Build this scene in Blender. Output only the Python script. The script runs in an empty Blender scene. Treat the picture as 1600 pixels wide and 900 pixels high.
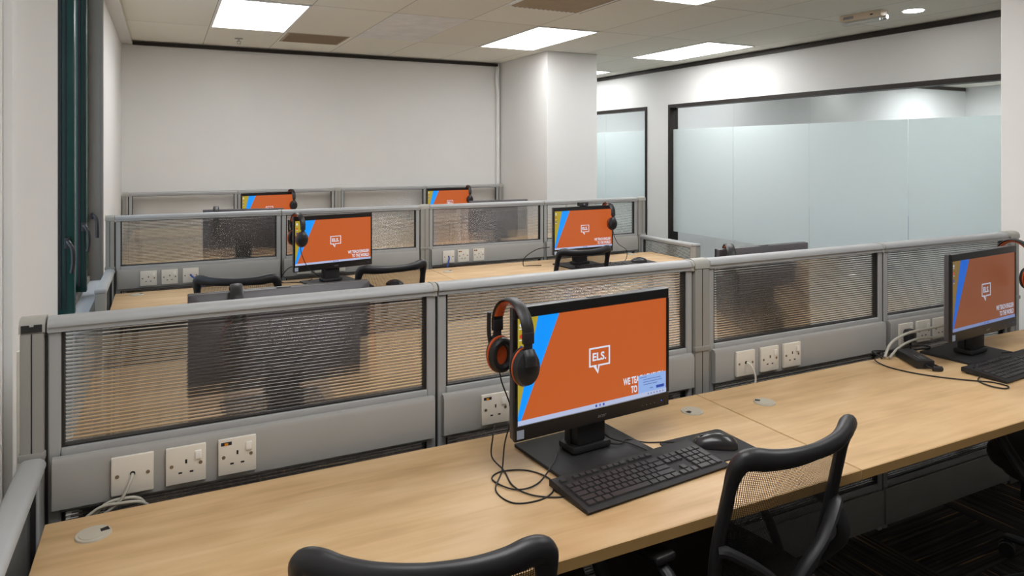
import bpy, bmesh, math, random
from mathutils import Vector, Matrix, Euler
random.seed(7)
R = math.radians
sc = bpy.context.scene
C = sc.collection
# ------------------------------------------------------------ camera, world, exposure
cam_d = bpy.data.cameras.new('camera')
cam = bpy.data.objects.new('camera', cam_d); C.objects.link(cam)
F_PX, YAW, HOR = 1090.37, 0.462133, 237.0
cam_d.sensor_width = 36.0
cam_d.lens = 36.0 * F_PX / 1600.0
cam_d.shift_y = -(450.0 - HOR) / 1600.0
cam_d.clip_start = 0.05
cam.location = (0, 0, 1.52)
cam.rotation_euler = (math.pi / 2, 0, -YAW)
sc.camera = cam
w = bpy.data.worlds.new('outside'); sc.world = w; w.use_nodes = True
w.node_tree.nodes['Background'].inputs[0].default_value = (0.75, 0.86, 1.0, 1)
w.node_tree.nodes['Background'].inputs[1].default_value = 1.6
sc.view_settings.view_transform = 'Standard'
sc.view_settings.look = 'None'
sc.view_settings.exposure = 0.0
sc.view_settings.gamma = 1.0
sc.view_settings.use_curve_mapping = False
PANEL_E = 11.0      # strength of the ceiling light panels
SPOT_E = 42.0      # strength of the round downlights

# ------------------------------------------------------------ materials
def s2l(c):
    return tuple((x / 12.92 if x <= .04045 else ((x + .055) / 1.055) ** 2.4) for x in c)
def rgb(r, g, b): return s2l((r / 255, g / 255, b / 255)) + (1,)
def newmat(name):
    m = bpy.data.materials.new(name); m.use_nodes = True
    return m, m.node_tree, m.node_tree.nodes['Principled BSDF']
def mat(name, col, rough=.5, metal=0, var=.06, vscale=8, bump=0, bscale=200, spec=.5, coat=0):
    m, nt, p = newmat(name)
    p.inputs['Roughness'].default_value = rough
    p.inputs['Metallic'].default_value = metal
    p.inputs['Specular IOR Level'].default_value = spec
    p.inputs['Coat Weight'].default_value = coat
    tc = nt.nodes.new('ShaderNodeTexCoord')
    n = nt.nodes.new('ShaderNodeTexNoise'); n.inputs['Scale'].default_value = vscale; n.inputs['Detail'].default_value = 3
    nt.links.new(tc.outputs['Object'], n.inputs['Vector'])
    cr = nt.nodes.new('ShaderNodeValToRGB')
    cr.color_ramp.elements[0].color = tuple(c * (1 - var) for c in col[:3]) + (1,)
    cr.color_ramp.elements[1].color = tuple(min(1, c * (1 + var)) for c in col[:3]) + (1,)
    cr.color_ramp.elements[0].position = .3; cr.color_ramp.elements[1].position = .7
    nt.links.new(n.outputs['Fac'], cr.inputs['Fac']); nt.links.new(cr.outputs['Color'], p.inputs['Base Color'])
    if bump:
        n2 = nt.nodes.new('ShaderNodeTexNoise'); n2.inputs['Scale'].default_value = bscale
        nt.links.new(tc.outputs['Object'], n2.inputs['Vector'])
        b = nt.nodes.new('ShaderNodeBump'); b.inputs['Strength'].default_value = bump; b.inputs['Distance'].default_value = .002
        nt.links.new(n2.outputs['Fac'], b.inputs['Height']); nt.links.new(b.outputs['Normal'], p.inputs['Normal'])
    return m
def emit(name, col, strength=1.0):
    m, nt, p = newmat(name)
    p.inputs['Base Color'].default_value = (0.01, 0.01, 0.01, 1)
    p.inputs['Roughness'].default_value = .35
    p.inputs['Emission Color'].default_value = col
    p.inputs['Emission Strength'].default_value = strength
    return m
def math_node(nt, op, a, b=None, c=None):
    n = nt.nodes.new('ShaderNodeMath'); n.operation = op
    for i, v in enumerate((a, b, c)):
        if v is None: continue
        if isinstance(v, (int, float)): n.inputs[i].default_value = v
        else: nt.links.new(v, n.inputs[i])
    return n.outputs[0]

M = {}
M['wall'] = mat('wall_paint', rgb(228, 227, 224), .75, var=.015, vscale=2, bump=.05, bscale=60)
M['wall_inner'] = mat('inner_room_paint', rgb(226, 226, 225), .75, var=.015, vscale=2)
M['alu'] = mat('grey_aluminium', rgb(170, 171, 171), .5, .1, var=.03, vscale=5)
M['alu_post'] = mat('grey_post', rgb(152, 150, 144), .5, .1, var=.03, vscale=5)
M['trunk'] = mat('grey_trunking', rgb(160, 158, 153), .55, .0, var=.03, vscale=4, bump=.08, bscale=500)
M['gasket'] = mat('black_gasket', rgb(38, 36, 36), .5)
M['skirt'] = mat('grey_skirting_panel', rgb(158, 157, 153), .55, var=.04)
M['capgrey'] = mat('post_cap', rgb(168, 166, 158), .5, var=.02)
M['white_pl'] = mat('white_plastic', rgb(228, 222, 210), .35, var=.01)
M['white_sw'] = mat('white_switch', rgb(240, 238, 232), .3, var=.01)
M['hole'] = mat('dark_slot', rgb(30, 26, 24), .7)
M['screw'] = mat('screw_metal', rgb(140, 130, 115), .35, .8)
M['label_dark'] = mat('label_dark', rgb(30, 34, 44), .5)
M['label_orange'] = mat('label_orange', rgb(225, 150, 40), .5)
M['black'] = mat('black_plastic', rgb(38, 37, 39), .42, var=.05)
M['black_gloss'] = mat('black_gloss_bezel', rgb(28, 27, 28), .28, var=.04)
M['black_matt'] = mat('black_matt', rgb(34, 33, 35), .6, var=.08, bump=.1, bscale=700)
M['greyback'] = mat('dark_grey_housing', rgb(84, 80, 84), .45, var=.03)
M['key'] = mat('key_plastic', rgb(52, 51, 52), .5, var=.05)
M['pad'] = mat('mousepad_cloth', rgb(50, 49, 50), .85, var=.06, bump=.2, bscale=900)
M['foam'] = mat('black_leatherette', rgb(30, 29, 29), .45, var=.08, bump=.2, bscale=300)
M['orange'] = mat('orange_trim', rgb(205, 88, 40), .5, var=.05)
M['cable_b'] = mat('black_cable', rgb(26, 25, 26), .5)
M['cable_g'] = mat('grey_cable', rgb(176, 172, 160), .5)
M['cable_blue'] = mat('blue_cable', rgb(50, 80, 160), .5)
M['chairfab'] = mat('brown_black_seat', rgb(48, 40, 30), .9, var=.12, vscale=60, bump=.3, bscale=500)
M['chairblue'] = mat('blue_chair_fabric', rgb(60, 95, 170), .85, var=.08, vscale=40)
M['chrome'] = mat('chrome', rgb(200, 200, 200), .2, 1)
M['green'] = mat('dark_green_frame', rgb(18, 62, 56), .32, .1, var=.12, vscale=14)
M['seal'] = mat('black_seal', rgb(24, 20, 22), .6, var=.2, vscale=40)
M['reveal'] = mat('grey_reveal', rgb(140, 134, 128), .5, var=.03)
M['sill'] = mat('sill_white', rgb(200, 205, 212), .35, var=.03)
M['bronze'] = mat('dark_bronze_frame', rgb(46, 40, 36), .42, .3, var=.08)
M['cream'] = mat('cream_housing', rgb(215, 196, 170), .45, var=.03)
M['galv'] = mat('brushed_steel', rgb(170, 168, 165), .35, .8)
M['ventcol'] = mat('beige_vent', rgb(176, 158, 130), .6, var=.06)
M['grommet'] = mat('beige_grommet', rgb(190, 182, 165), .45, var=.03)
M['edge'] = mat('desk_edge_band', rgb(172, 136, 84), .5, var=.05, vscale=14)
M['logo_grey'] = mat('logo_silver', rgb(150, 150, 150), .3, .6)
M['white_print'] = mat('white_print', rgb(225, 225, 225), .6)
M['sticker'] = mat('blue_sticker', rgb(180, 196, 220), .4, .2)
M['led_blue'] = emit('blue_led', rgb(70, 110, 255), 1.5)
M['lamp'] = emit('panel_diffuser', (.985, .99, 1.0, 1), PANEL_E)
M['lamp_room'] = emit('meeting_room_diffuser', (.95, .985, 1.0, 1), PANEL_E * 2.4)
M['spot'] = emit('downlight_diffuser', (1.0, .99, .97, 1), SPOT_E)

def desk_mat():
    m, nt, p = newmat('light_maple_laminate')
    tc = nt.nodes.new('ShaderNodeTexCoord')
    mp = nt.nodes.new('ShaderNodeMapping'); mp.inputs['Scale'].default_value = (1.4, 16, 4)
    nt.links.new(tc.outputs['Object'], mp.inputs['Vector'])
    n = nt.nodes.new('ShaderNodeTexNoise'); n.inputs['Scale'].default_value = 2.2; n.inputs['Detail'].default_value = 7; n.inputs['Distortion'].default_value = .7
    nt.links.new(mp.outputs[0], n.inputs['Vector'])
    mp2 = nt.nodes.new('ShaderNodeMapping'); mp2.inputs['Scale'].default_value = (3, 9, 4)
    nt.links.new(tc.outputs['Object'], mp2.inputs['Vector'])
    n2 = nt.nodes.new('ShaderNodeTexNoise'); n2.inputs['Scale'].default_value = 1.6; n2.inputs['Detail'].default_value = 2
    nt.links.new(mp2.outputs[0], n2.inputs['Vector'])
    add = math_node(nt, 'MULTIPLY_ADD', n2.outputs['Fac'], .6, math_node(nt, 'MULTIPLY', n.outputs['Fac'], .55))
    cr = nt.nodes.new('ShaderNodeValToRGB'); e = cr.color_ramp.elements
    e[0].position = .34; e[0].color = rgb(186, 150, 106); e[1].position = .78; e[1].color = rgb(216, 185, 142)
    x = e.new(.56); x.color = rgb(205, 170, 124)
    nt.links.new(add, cr.inputs['Fac']); nt.links.new(cr.outputs['Color'], p.inputs['Base Color'])
    p.inputs['Roughness'].default_value = .42
    return m
M['desk'] = desk_mat()

def ribbed_mat(name='ribbed_clear_polycarbonate', clear=.12):
    m, nt, p = newmat(name)
    nt.nodes.remove(p)
    out = nt.nodes['Material Output']
    rf = nt.nodes.new('ShaderNodeBsdfRefraction'); rf.inputs['IOR'].default_value = 1.42; rf.inputs['Roughness'].default_value = .03
    rf.inputs['Color'].default_value = (.97, .965, .95, 1)
    gl = nt.nodes.new('ShaderNodeBsdfGlossy'); gl.inputs['Roughness'].default_value = .15
    tr = nt.nodes.new('ShaderNodeBsdfTransparent')
    fr = nt.nodes.new('ShaderNodeFresnel'); fr.inputs['IOR'].default_value = 1.6
    m1 = nt.nodes.new('ShaderNodeMixShader'); m2 = nt.nodes.new('ShaderNodeMixShader')
    nt.links.new(fr.outputs[0], m1.inputs[0]); nt.links.new(rf.outputs[0], m1.inputs[1]); nt.links.new(gl.outputs[0], m1.inputs[2])
    m2.inputs[0].default_value = clear
    nt.links.new(m1.outputs[0], m2.inputs[1]); nt.links.new(tr.outputs[0], m2.inputs[2])
    nt.links.new(m2.outputs[0], out.inputs['Surface'])
    return m
M['ribbed'] = ribbed_mat()
M['ribbed_pale'] = ribbed_mat('pale_ribbed_polycarbonate', .6)
def dark_rib_mat():
    m, nt, p = newmat('ribbed_sheet_dark_line')
    out = nt.nodes['Material Output']
    p.inputs['Base Color'].default_value = rgb(82, 76, 70); p.inputs['Roughness'].default_value = .3  # darkness refracted by the ribs, put into the colour as thin lines
    tr = nt.nodes.new('ShaderNodeBsdfTransparent'); mx = nt.nodes.new('ShaderNodeMixShader'); mx.inputs[0].default_value = .42
    nt.links.new(p.outputs[0], mx.inputs[1]); nt.links.new(tr.outputs[0], mx.inputs[2]); nt.links.new(mx.outputs[0], out.inputs['Surface'])
    return m
M['dark_rib'] = dark_rib_mat()

def clear_glass():
    m, nt, p = newmat('clear_glass'); nt.nodes.remove(p)
    out = nt.nodes['Material Output']
    gl = nt.nodes.new('ShaderNodeBsdfGlossy'); gl.inputs['Roughness'].default_value = .02
    tr = nt.nodes.new('ShaderNodeBsdfTransparent'); tr.inputs['Color'].default_value = (.95, .97, .97, 1)
    lw = nt.nodes.new('ShaderNodeLayerWeight'); lw.inputs['Blend'].default_value = .5
    fac = math_node(nt, 'MULTIPLY_ADD', math_node(nt, 'POWER', lw.outputs['Facing'], 4.0), .45, .03)
    mx = nt.nodes.new('ShaderNodeMixShader')
    nt.links.new(fac, mx.inputs[0]); nt.links.new(tr.outputs[0], mx.inputs[1]); nt.links.new(gl.outputs[0], mx.inputs[2])
    nt.links.new(mx.outputs[0], out.inputs['Surface'])
    return m
M['glass'] = clear_glass()
def frost():
    m, nt, p = newmat('frosted_film'); nt.nodes.remove(p)
    out = nt.nodes['Material Output']
    d = nt.nodes.new('ShaderNodeBsdfDiffuse'); d.inputs['Color'].default_value = rgb(240, 244, 243)
    t = nt.nodes.new('ShaderNodeBsdfTranslucent'); t.inputs['Color'].default_value = rgb(242, 250, 249)
    r = nt.nodes.new('ShaderNodeBsdfRefraction'); r.inputs['IOR'].default_value = 1.5; r.inputs['Roughness'].default_value = .55; r.inputs['Color'].default_value = rgb(244, 248, 248)
    m1 = nt.nodes.new('ShaderNodeMixShader'); m1.inputs[0].default_value = .5
    nt.links.new(d.outputs[0], m1.inputs[1]); nt.links.new(t.outputs[0], m1.inputs[2])
    m2 = nt.nodes.new('ShaderNodeMixShader'); m2.inputs[0].default_value = .18
    nt.links.new(m1.outputs[0], m2.inputs[1]); nt.links.new(r.outputs[0], m2.inputs[2])
    nt.links.new(m2.outputs[0], out.inputs['Surface'])
    return m
M['frost'] = frost()

GX, GY, TX, TY, ZC = .327, 6.173, .5965, 1.205, 2.54
def ceiling_mat():
    m, nt, p = newmat('ceiling_tiles')
    tc = nt.nodes.new('ShaderNodeTexCoord'); sp = nt.nodes.new('ShaderNodeSeparateXYZ')
    nt.links.new(tc.outputs['Object'], sp.inputs[0])
    def line(o, off, per, wd):
        a = math_node(nt, 'DIVIDE', math_node(nt, 'SUBTRACT', o, off), per)
        f = math_node(nt, 'FRACT', math_node(nt, 'ADD', a, 100.5))
        d = math_node(nt, 'ABSOLUTE', math_node(nt, 'SUBTRACT', f, .5))
        return math_node(nt, 'LESS_THAN', d, wd / per), math_node(nt, 'FLOOR', math_node(nt, 'ADD', a, 100))
    lx, ix = line(sp.outputs[0], GX, TX, .0017); ly, iy = line(sp.outputs[1], GY, TY, .0022)
    ln = math_node(nt, 'MAXIMUM', lx, ly)
    wn = nt.nodes.new('ShaderNodeTexWhiteNoise'); wn.noise_dimensions = '2D'
    cb = nt.nodes.new('ShaderNodeCombineXYZ'); nt.links.new(ix, cb.inputs[0]); nt.links.new(iy, cb.inputs[1])
    nt.links.new(cb.outputs[0], wn.inputs['Vector'])
    cr = nt.nodes.new('ShaderNodeValToRGB'); cr.color_ramp.elements[0].color = rgb(236, 232, 219); cr.color_ramp.elements[1].color = rgb(243, 240, 228)
    nt.links.new(wn.outputs['Value'], cr.inputs['Fac'])
    mx = nt.nodes.new('ShaderNodeMixRGB'); nt.links.new(ln, mx.inputs[0]); nt.links.new(cr.outputs[0], mx.inputs[1])
    mx.inputs[2].default_value = rgb(92, 86, 78)
    nt.links.new(mx.outputs[0], p.inputs['Base Color']); p.inputs['Roughness'].default_value = .85
    return m
M['ceiling'] = ceiling_mat()

def carpet_mat():
    m, nt, p = newmat('striped_carpet_tiles')
    tc = nt.nodes.new('ShaderNodeTexCoord'); sp = nt.nodes.new('ShaderNodeSeparateXYZ')
    nt.links.new(tc.outputs['Object'], sp.inputs[0])
    T = .5
    ix = math_node(nt, 'FLOOR', math_node(nt, 'DIVIDE', sp.outputs[0], T)); iy = math_node(nt, 'FLOOR', math_node(nt, 'DIVIDE', sp.outputs[1], T))
    par = math_node(nt, 'PINGPONG', math_node(nt, 'ADD', ix, iy), 1)
    def mixv(a, b):
        return math_node(nt, 'ADD', math_node(nt, 'MULTIPLY', a, math_node(nt, 'SUBTRACT', 1, par)), math_node(nt, 'MULTIPLY', b, par))
    u = mixv(sp.outputs[0], sp.outputs[1]); v = mixv(sp.outputs[1], sp.outputs[0])
    seed = math_node(nt, 'ADD', math_node(nt, 'MULTIPLY', ix, 3.7), math_node(nt, 'MULTIPLY', iy, 8.3))
    def stripes(su, sv, off):
        cb = nt.nodes.new('ShaderNodeCombineXYZ')
        nt.links.new(math_node(nt, 'MULTIPLY', u, su), cb.inputs[0]); nt.links.new(math_node(nt, 'MULTIPLY', v, sv), cb.inputs[1]); nt.links.new(math_node(nt, 'ADD', seed, off), cb.inputs[2])
        n = nt.nodes.new('ShaderNodeTexNoise'); n.inputs['Scale'].default_value = 1; n.inputs['Detail'].default_value = 2
        nt.links.new(cb.outputs[0], n.inputs['Vector']); return n.outputs['Fac']
    a = stripes(1.2, 85, 0); b = stripes(1.5, 60, 40)
    cr = nt.nodes.new('ShaderNodeValToRGB'); e = cr.color_ramp.elements
    e[0].position = .35; e[0].color = rgb(38, 35, 34); e[1].position = .75; e[1].color = rgb(92, 86, 82)
    nt.links.new(a, cr.inputs['Fac'])
    cr2 = nt.nodes.new('ShaderNodeValToRGB'); e = cr2.color_ramp.elements
    e[0].position = .63; e[0].color = (0, 0, 0, 1); e[1].position = .68; e[1].color = (1, 1, 1, 1)
    nt.links.new(b, cr2.inputs['Fac'])
    mx = nt.nodes.new('ShaderNodeMixRGB'); nt.links.new(cr2.outputs[0], mx.inputs[0]); nt.links.new(cr.outputs[0], mx.inputs[1]); mx.inputs[2].default_value = rgb(150, 122, 92)
    nt.links.new(mx.outputs[0], p.inputs['Base Color']); p.inputs['Roughness'].default_value = .95; p.inputs['Specular IOR Level'].default_value = .1
    n3 = nt.nodes.new('ShaderNodeTexNoise'); n3.inputs['Scale'].default_value = 400; nt.links.new(tc.outputs['Object'], n3.inputs['Vector'])
    bp = nt.nodes.new('ShaderNodeBump'); bp.inputs['Strength'].default_value = .4; bp.inputs['Distance'].default_value = .003
    nt.links.new(n3.outputs['Fac'], bp.inputs['Height']); nt.links.new(bp.outputs[0], p.inputs['Normal'])
    return m
M['carpet'] = carpet_mat()

def mesh_fabric():
    m, nt, p = newmat('open_mesh_fabric')
    out = nt.nodes['Material Output']
    p.inputs['Base Color'].default_value = rgb(30, 29, 30); p.inputs['Roughness'].default_value = .7
    tc = nt.nodes.new('ShaderNodeTexCoord'); sp = nt.nodes.new('ShaderNodeSeparateXYZ'); nt.links.new(tc.outputs['Object'], sp.inputs[0])
    def holes(o, per, frac):
        f = math_node(nt, 'FRACT', math_node(nt, 'ADD', math_node(nt, 'DIVIDE', o, per), 50))
        return math_node(nt, 'LESS_THAN', f, frac)
    h = math_node(nt, 'MULTIPLY', holes(sp.outputs[0], .0042, .66), holes(sp.outputs[2], .0042, .74))
    tr = nt.nodes.new('ShaderNodeBsdfTransparent')
    mx = nt.nodes.new('ShaderNodeMixShader')
    nt.links.new(h, mx.inputs[0]); nt.links.new(p.outputs[0], mx.inputs[1]); nt.links.new(tr.outputs[0], mx.inputs[2])
    nt.links.new(mx.outputs[0], out.inputs['Surface'])
    return m
M['mesh'] = mesh_fabric()
# screen image colours (a lit display gives off its own light)
S_OR = emit('screen_orange', rgb(188, 88, 36)); S_BL = emit('screen_blue', rgb(0, 148, 252)); S_YE = emit('screen_yellow', rgb(170, 150, 42))
S_WH = emit('screen_white', rgb(215, 222, 235)); S_TB = emit('screen_taskbar', rgb(176, 186, 216)); S_DL = emit('screen_dialog', rgb(140, 172, 226))
S_DK = emit('screen_button', rgb(34, 66, 160)); S_TX = emit('screen_small_text', rgb(96, 116, 176)); S_RD = emit('screen_icon_red', rgb(190, 60, 50))
SCREEN_MATS = [S_OR, S_BL, S_YE, S_WH, S_TB, S_DL, S_DK, S_TX, S_RD]

# ------------------------------------------------------------ geometry helpers
def box(bm, x0, x1, y0, y1, z0, z1, bev=0, seg=2, mi=0):
    vs = [bm.verts.new(p) for p in ((x0,y0,z0),(x1,y0,z0),(x1,y1,z0),(x0,y1,z0),(x0,y0,z1),(x1,y0,z1),(x1,y1,z1),(x0,y1,z1))]
    fs = [bm.faces.new([vs[i] for i in q]) for q in ((0,3,2,1),(4,5,6,7),(0,1,5,4),(1,2,6,5),(2,3,7,6),(3,0,4,7))]
    for f in fs: f.material_index = mi
    if bev:
        es = list({e for f in fs for e in f.edges})
        r = bmesh.ops.bevel(bm, geom=es, offset=bev, segments=seg, affect='EDGES', profile=.6)
        for f in r['faces']: f.material_index = mi
    return vs
def prism(bm, prof, a0, a1, axis='X', mi=0):
    """extrude a closed 2-D profile along an axis; profile is (y,z) for X, (x,z) for Y, (x,y) for Z"""
    def P(a, q):
        return {'X': (a, q[0], q[1]), 'Y': (q[0], a, q[1]), 'Z': (q[0], q[1], a)}[axis]
    A = [bm.verts.new(P(a0, q)) for q in prof]; B = [bm.verts.new(P(a1, q)) for q in prof]
    n = len(prof); fs = []
    for i in range(n):
        fs.append(bm.faces.new((A[i], A[(i+1) % n], B[(i+1) % n], B[i])))
    fs.append(bm.faces.new(A[::-1])); fs.append(bm.faces.new(B))
    for f in fs: f.material_index = mi
    return fs
def cyl(bm, c, r, z0, z1, n=24, r2=None, mi=0, axis='Z'):
    r2 = r if r2 is None else r2
    def P(a, rr, h):
        u, v = rr * math.cos(a), rr * math.sin(a)
        return {'Z': (c[0]+u, c[1]+v, h), 'Y': (c[0]+u, h, c[1]+v), 'X': (h, c[0]+u, c[1]+v)}[axis]
    A = [bm.verts.new(P(2*math.pi*i/n, r, z0)) for i in range(n)]; B = [bm.verts.new(P(2*math.pi*i/n, r2, z1)) for i in range(n)]
    fs = [bm.faces.new((A[i], A[(i+1) % n], B[(i+1) % n], B[i])) for i in range(n)]
    fs += [bm.faces.new(A[::-1]), bm.faces.new(B)]
    for f in fs: f.material_index = mi
def catmull(pts, sub=6, closed=False):
    pts = [Vector(p) for p in pts]; n = len(pts); out = []
    rng = range(n) if closed else range(n - 1)
    for i in rng:
        g = lambda k: pts[k % n] if closed else pts[max(0, min(n - 1, k))]
        p0, p1, p2, p3 = g(i-1), g(i), g(i+1), g(i+2)
        for s in range(sub):
            t = s / sub
            out.append(.5 * ((2*p1) + (p2-p0)*t + (2*p0-5*p1+4*p2-p3)*t*t + (3*p1-p0-3*p2+p3)*t*t*t))
    if not closed: out.append(pts[-1])
    return out
def tube(bm, pts, r, n=8, closed=False, ry=None, up=None, radii=None, mi=0):
    """sweep an ellipse r (side) x ry (up) along the points"""
    pts = [Vector(p) for p in pts]; m = len(pts); ry = r if ry is None else ry
    rings = []; prev = None
    for i, p in enumerate(pts):
        if closed: t = pts[(i+1) % m] - pts[i-1]
        else: t = pts[min(i+1, m-1)] - pts[max(i-1, 0)]
        if t.length < 1e-9: t = Vector((0,0,1))
        t.normalize()
        if up is not None: u = Vector(up)
        elif prev is not None: u = prev
        else: u = Vector((0,0,1)) if abs(t.z) < .9 else Vector((1,0,0))
        u = u - t * u.dot(t)
        if u.length < 1e-6: u = Vector((1,0,0)) - t * t.x
        u.normalize(); prev = u; s = t.cross(u)
        k = radii[i] if radii else 1
        rings.append([bm.verts.new(p + s * math.cos(2*math.pi*j/n) * r * k + u * math.sin(2*math.pi*j/n) * ry * k) for j in range(n)])
    rr = range(m) if closed else range(m - 1)
    for i in rr:
        A, B = rings[i], rings[(i+1) % m]
        for j in range(n):
            f = bm.faces.new((A[j], A[(j+1) % n], B[(j+1) % n], B[j])); f.material_index = mi
    if not closed:
        for q in (rings[0][::-1], rings[-1]):
            f = bm.faces.new(q); f.material_index = mi
def loft(bm, rings, cap=True, mi=0, closed=True):
    V = [[bm.verts.new(p) for p in r] for r in rings]; n = len(rings[0])
    for a, b in zip(V, V[1:]):
        for j in range(n if closed else n - 1):
            f = bm.faces.new((a[j], a[(j+1) % n], b[(j+1) % n], b[j])); f.material_index = mi
    if cap:
        for q in (V[0][::-1], V[-1]):
            f = bm.faces.new(q); f.material_index = mi
def BM(): return bmesh.new()
def obj(name, bm, mats, parent=None, smooth=True, angle=35):
    if not isinstance(mats, (list, tuple)): mats = [mats]
    bmesh.ops.recalc_face_normals(bm, faces=bm.faces[:])
    me = bpy.data.meshes.new(name); bm.to_mesh(me); bm.free()
    for m in mats: me.materials.append(m)
    if smooth:
        me.polygons.foreach_set('use_smooth', [True] * len(me.polygons))
        try: me.set_sharp_from_angle(angle=R(angle))
        except Exception: pass
    o = bpy.data.objects.new(name, me); C.objects.link(o)
    if parent is not None: o.parent = parent
    return o
def thing(name, label, cat, loc=(0,0,0), rz=0, group=None):
    o = bpy.data.objects.new(name, None); C.objects.link(o); o.empty_display_size = .05
    o.location = loc; o.rotation_euler = (0, 0, rz); o['label'] = label; o['category'] = cat
    if group: o['group'] = group
    return o
def tag(o, label, cat, group=None, kind=None):
    o['label'] = label; o['category'] = cat
    if group: o['group'] = group
    if kind: o['kind'] = kind
    return o
def struct(name, bm, m, smooth=False, label=None, cat=None):
    o = obj(name, bm, m, smooth=smooth); o['kind'] = 'structure'
    if label: o['label'] = label
    if cat: o['category'] = cat
    return o
def dup(root, loc, rz, label, group=None, swap=None):
    r = root.copy(); C.objects.link(r); r.location = loc; r.rotation_euler = (0, 0, rz); r['label'] = label
    if group: r['group'] = group
    def rec(a, b):
        for ch in list(a.children):
            c = ch.copy(); C.objects.link(c); c.parent = b
            if swap and ch.name.split('.')[0] in swap:
                c.data = c.data.copy(); c.data.materials[0] = swap[ch.name.split('.')[0]]
            rec(ch, c)
    rec(root, r)
    return r
def text_into(bm, body, h, origin, sx=1.0, mi=0, align='LEFT', bold=0.0, plane='XZ', extr=0.0, depth=0.0, shear=0.0, face=-1):
    """letters of cap height h laid out in the XZ plane (facing -Y) or XY plane (facing +Z)"""
    cu = bpy.data.curves.new('lettering', 'FONT'); cu.body = body; cu.align_x = align; cu.size = 1.0; cu.offset = bold; cu.shear = shear
    cu.resolution_u = 3; cu.extrude = 0
    o = bpy.data.objects.new('lettering', cu); C.objects.link(o)
    dg = bpy.context.evaluated_depsgraph_get()
    me = bpy.data.meshes.new_from_object(o.evaluated_get(dg))
    k = h / .7
    base = len(bm.verts); vs = []
    for v in me.vertices:
        x, y = v.co.x * k * sx, v.co.y * k
        if plane == 'XZ': p = (origin[0] + x, origin[1], origin[2] + y)
        else: p = (origin[0] + x, origin[1] + y, origin[2])
        vs.append(bm.verts.new(p))
    for pl in me.polygons:
        try:
            f = bm.faces.new([vs[i] for i in pl.vertices]); f.material_index = mi
        except ValueError: pass
    bpy.data.objects.remove(o); bpy.data.curves.remove(cu); bpy.data.meshes.remove(me)

# ============================================================ THE SETTING
XL, XR, YB, YF = -.35, 5.40, 7.27, -3.2
b = BM(); box(b, XL - .3, 11.8, YF - .2, 9.8, -.1, 0); struct('floor', b, M['carpet'])
b = BM(); box(b, XL - .3, 11.8, YF - .2, 9.8, ZC, ZC + .1); struct('ceiling', b, M['ceiling'])
# left wall: near part, part below and above the window, part beyond
WY0, WY1, WZ0, WZ1 = 3.03, 5.09, .72, 2.56
b = BM()
box(b, XL - .25, XL, YF, WY0, 0, ZC); box(b, XL - .25, XL, WY1, YB + .1, 0, ZC); box(b, XL - .25, XL, WY0, WY1, 0, WZ0 - .03)
struct('wall_left', b, M['wall'])
b = BM(); box(b, XL, 3.46, YB, YB + .12, 0, ZC); struct('wall_back', b, M['wall'])
b = BM(); box(b, XL, 11.8, YF - .15, YF, 0, ZC); struct('wall_front', b, M['wall'])
# right wall with the two glazed openings (window_2 large, window_3 narrow)
OZ = 2.075
b = BM()
for y0, y1, z0, z1 in ((YF, 1.75, 0, ZC), (1.75, 6.635, OZ, ZC), (6.635, 7.05, 0, ZC), (7.05, 9.5, OZ, ZC)):
    box(b, XR, XR + .10, y0, y1, z0, z1)
struct('wall_right', b, M['wall'])
b = BM(); box(b, XL, 11.8, 9.5, 9.6, 0, ZC); struct('wall_far', b, M['wall_inner'])
b = BM(); box(b, XR + .10, 11.42, 6.73, 6.83, 0, ZC); struct('wall_inner_room', b, M['wall_inner'])
b = BM(); box(b, 11.42, 11.52, YF, 9.5, 0, ZC); struct('wall_inner_east', b, M['wall_inner'])
b = BM(); box(b, 10.7, 11.42, 5.1, 5.75, 0, ZC); struct('wall_pillar_inner', b, M['wall_inner'])
# square columns
b = BM(); box(b, 3.46, 4.06, 6.15, 7.39, 0, ZC, bev=.004, seg=1); struct('wall_column_back', b, M['wall'])
b = BM(); box(b, 3.735, 4.35, 1.35, 2.03, 0, ZC, bev=.004, seg=1); struct('wall_column_right', b, M['wall'])
# left bulkhead strip and dark trims
b = BM(); box(b, XL, XL + .085, WY0 + 2.3, YB, ZC - .035, ZC); box(b, XL, XL + .085, YF, WY0 + 2.3, ZC - .035, ZC); struct('trim_1', b, M['wall'])
b = BM(); box(b, XL + .09, 3.43, YB - .022, YB, ZC - .042, ZC - .008); struct('trim_2', b, M['bronze'])
b = BM(); box(b, XR - .022, XR, 2.03, 9.5, ZC - .048, ZC - .004); struct('trim_3', b, M['bronze'])
b = BM(); box(b, XR + .12, 11.4, 6.71, 6.73, ZC - .06, ZC - .01); struct('trim_4', b, M['bronze'])

# ---- left window
wx = XL - .12
b = BM(); box(b, XL - .25, XL - .10, WY0, WY1, WZ0 - .03, WZ0 + .02)
win = struct('window_1', b, M['sill'])
def part_box(name, m, parent, *boxes, bev=.003):
    b = BM()
    for q in boxes: box(b, *q, bev=bev)
    return obj(name, b, m, parent)
part_box('window_sill', M['sill'], win, (XL - .10, XL + .01, WY0, WY1, WZ0 - .03, WZ0 - .005))
part_box('reveal_jamb', M['reveal'], win, (XL - .10, XL + .004, WY1 - .012, WY1 + .002, WZ0 - .005, ZC - .036), (XL - .004, XL + .006, WY1 - .02, WY1 + .012, WZ0 - .005, ZC - .036))
part_box('window_frame', M['green'], win, (XL - .135, XL - .085, WY0, WY1 - .01, WZ0 + .02, WZ0 + .07), (XL - .135, XL - .085, WY0, WY0 + .06, WZ0 + .07, ZC - .03),
         (XL - .135, XL - .075, WY1 - .08, WY1 - .012, WZ0 + .07, ZC - .03), (XL - .135, XL - .085, 4.02, 4.09, WZ0 + .07, ZC - .03))
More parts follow.
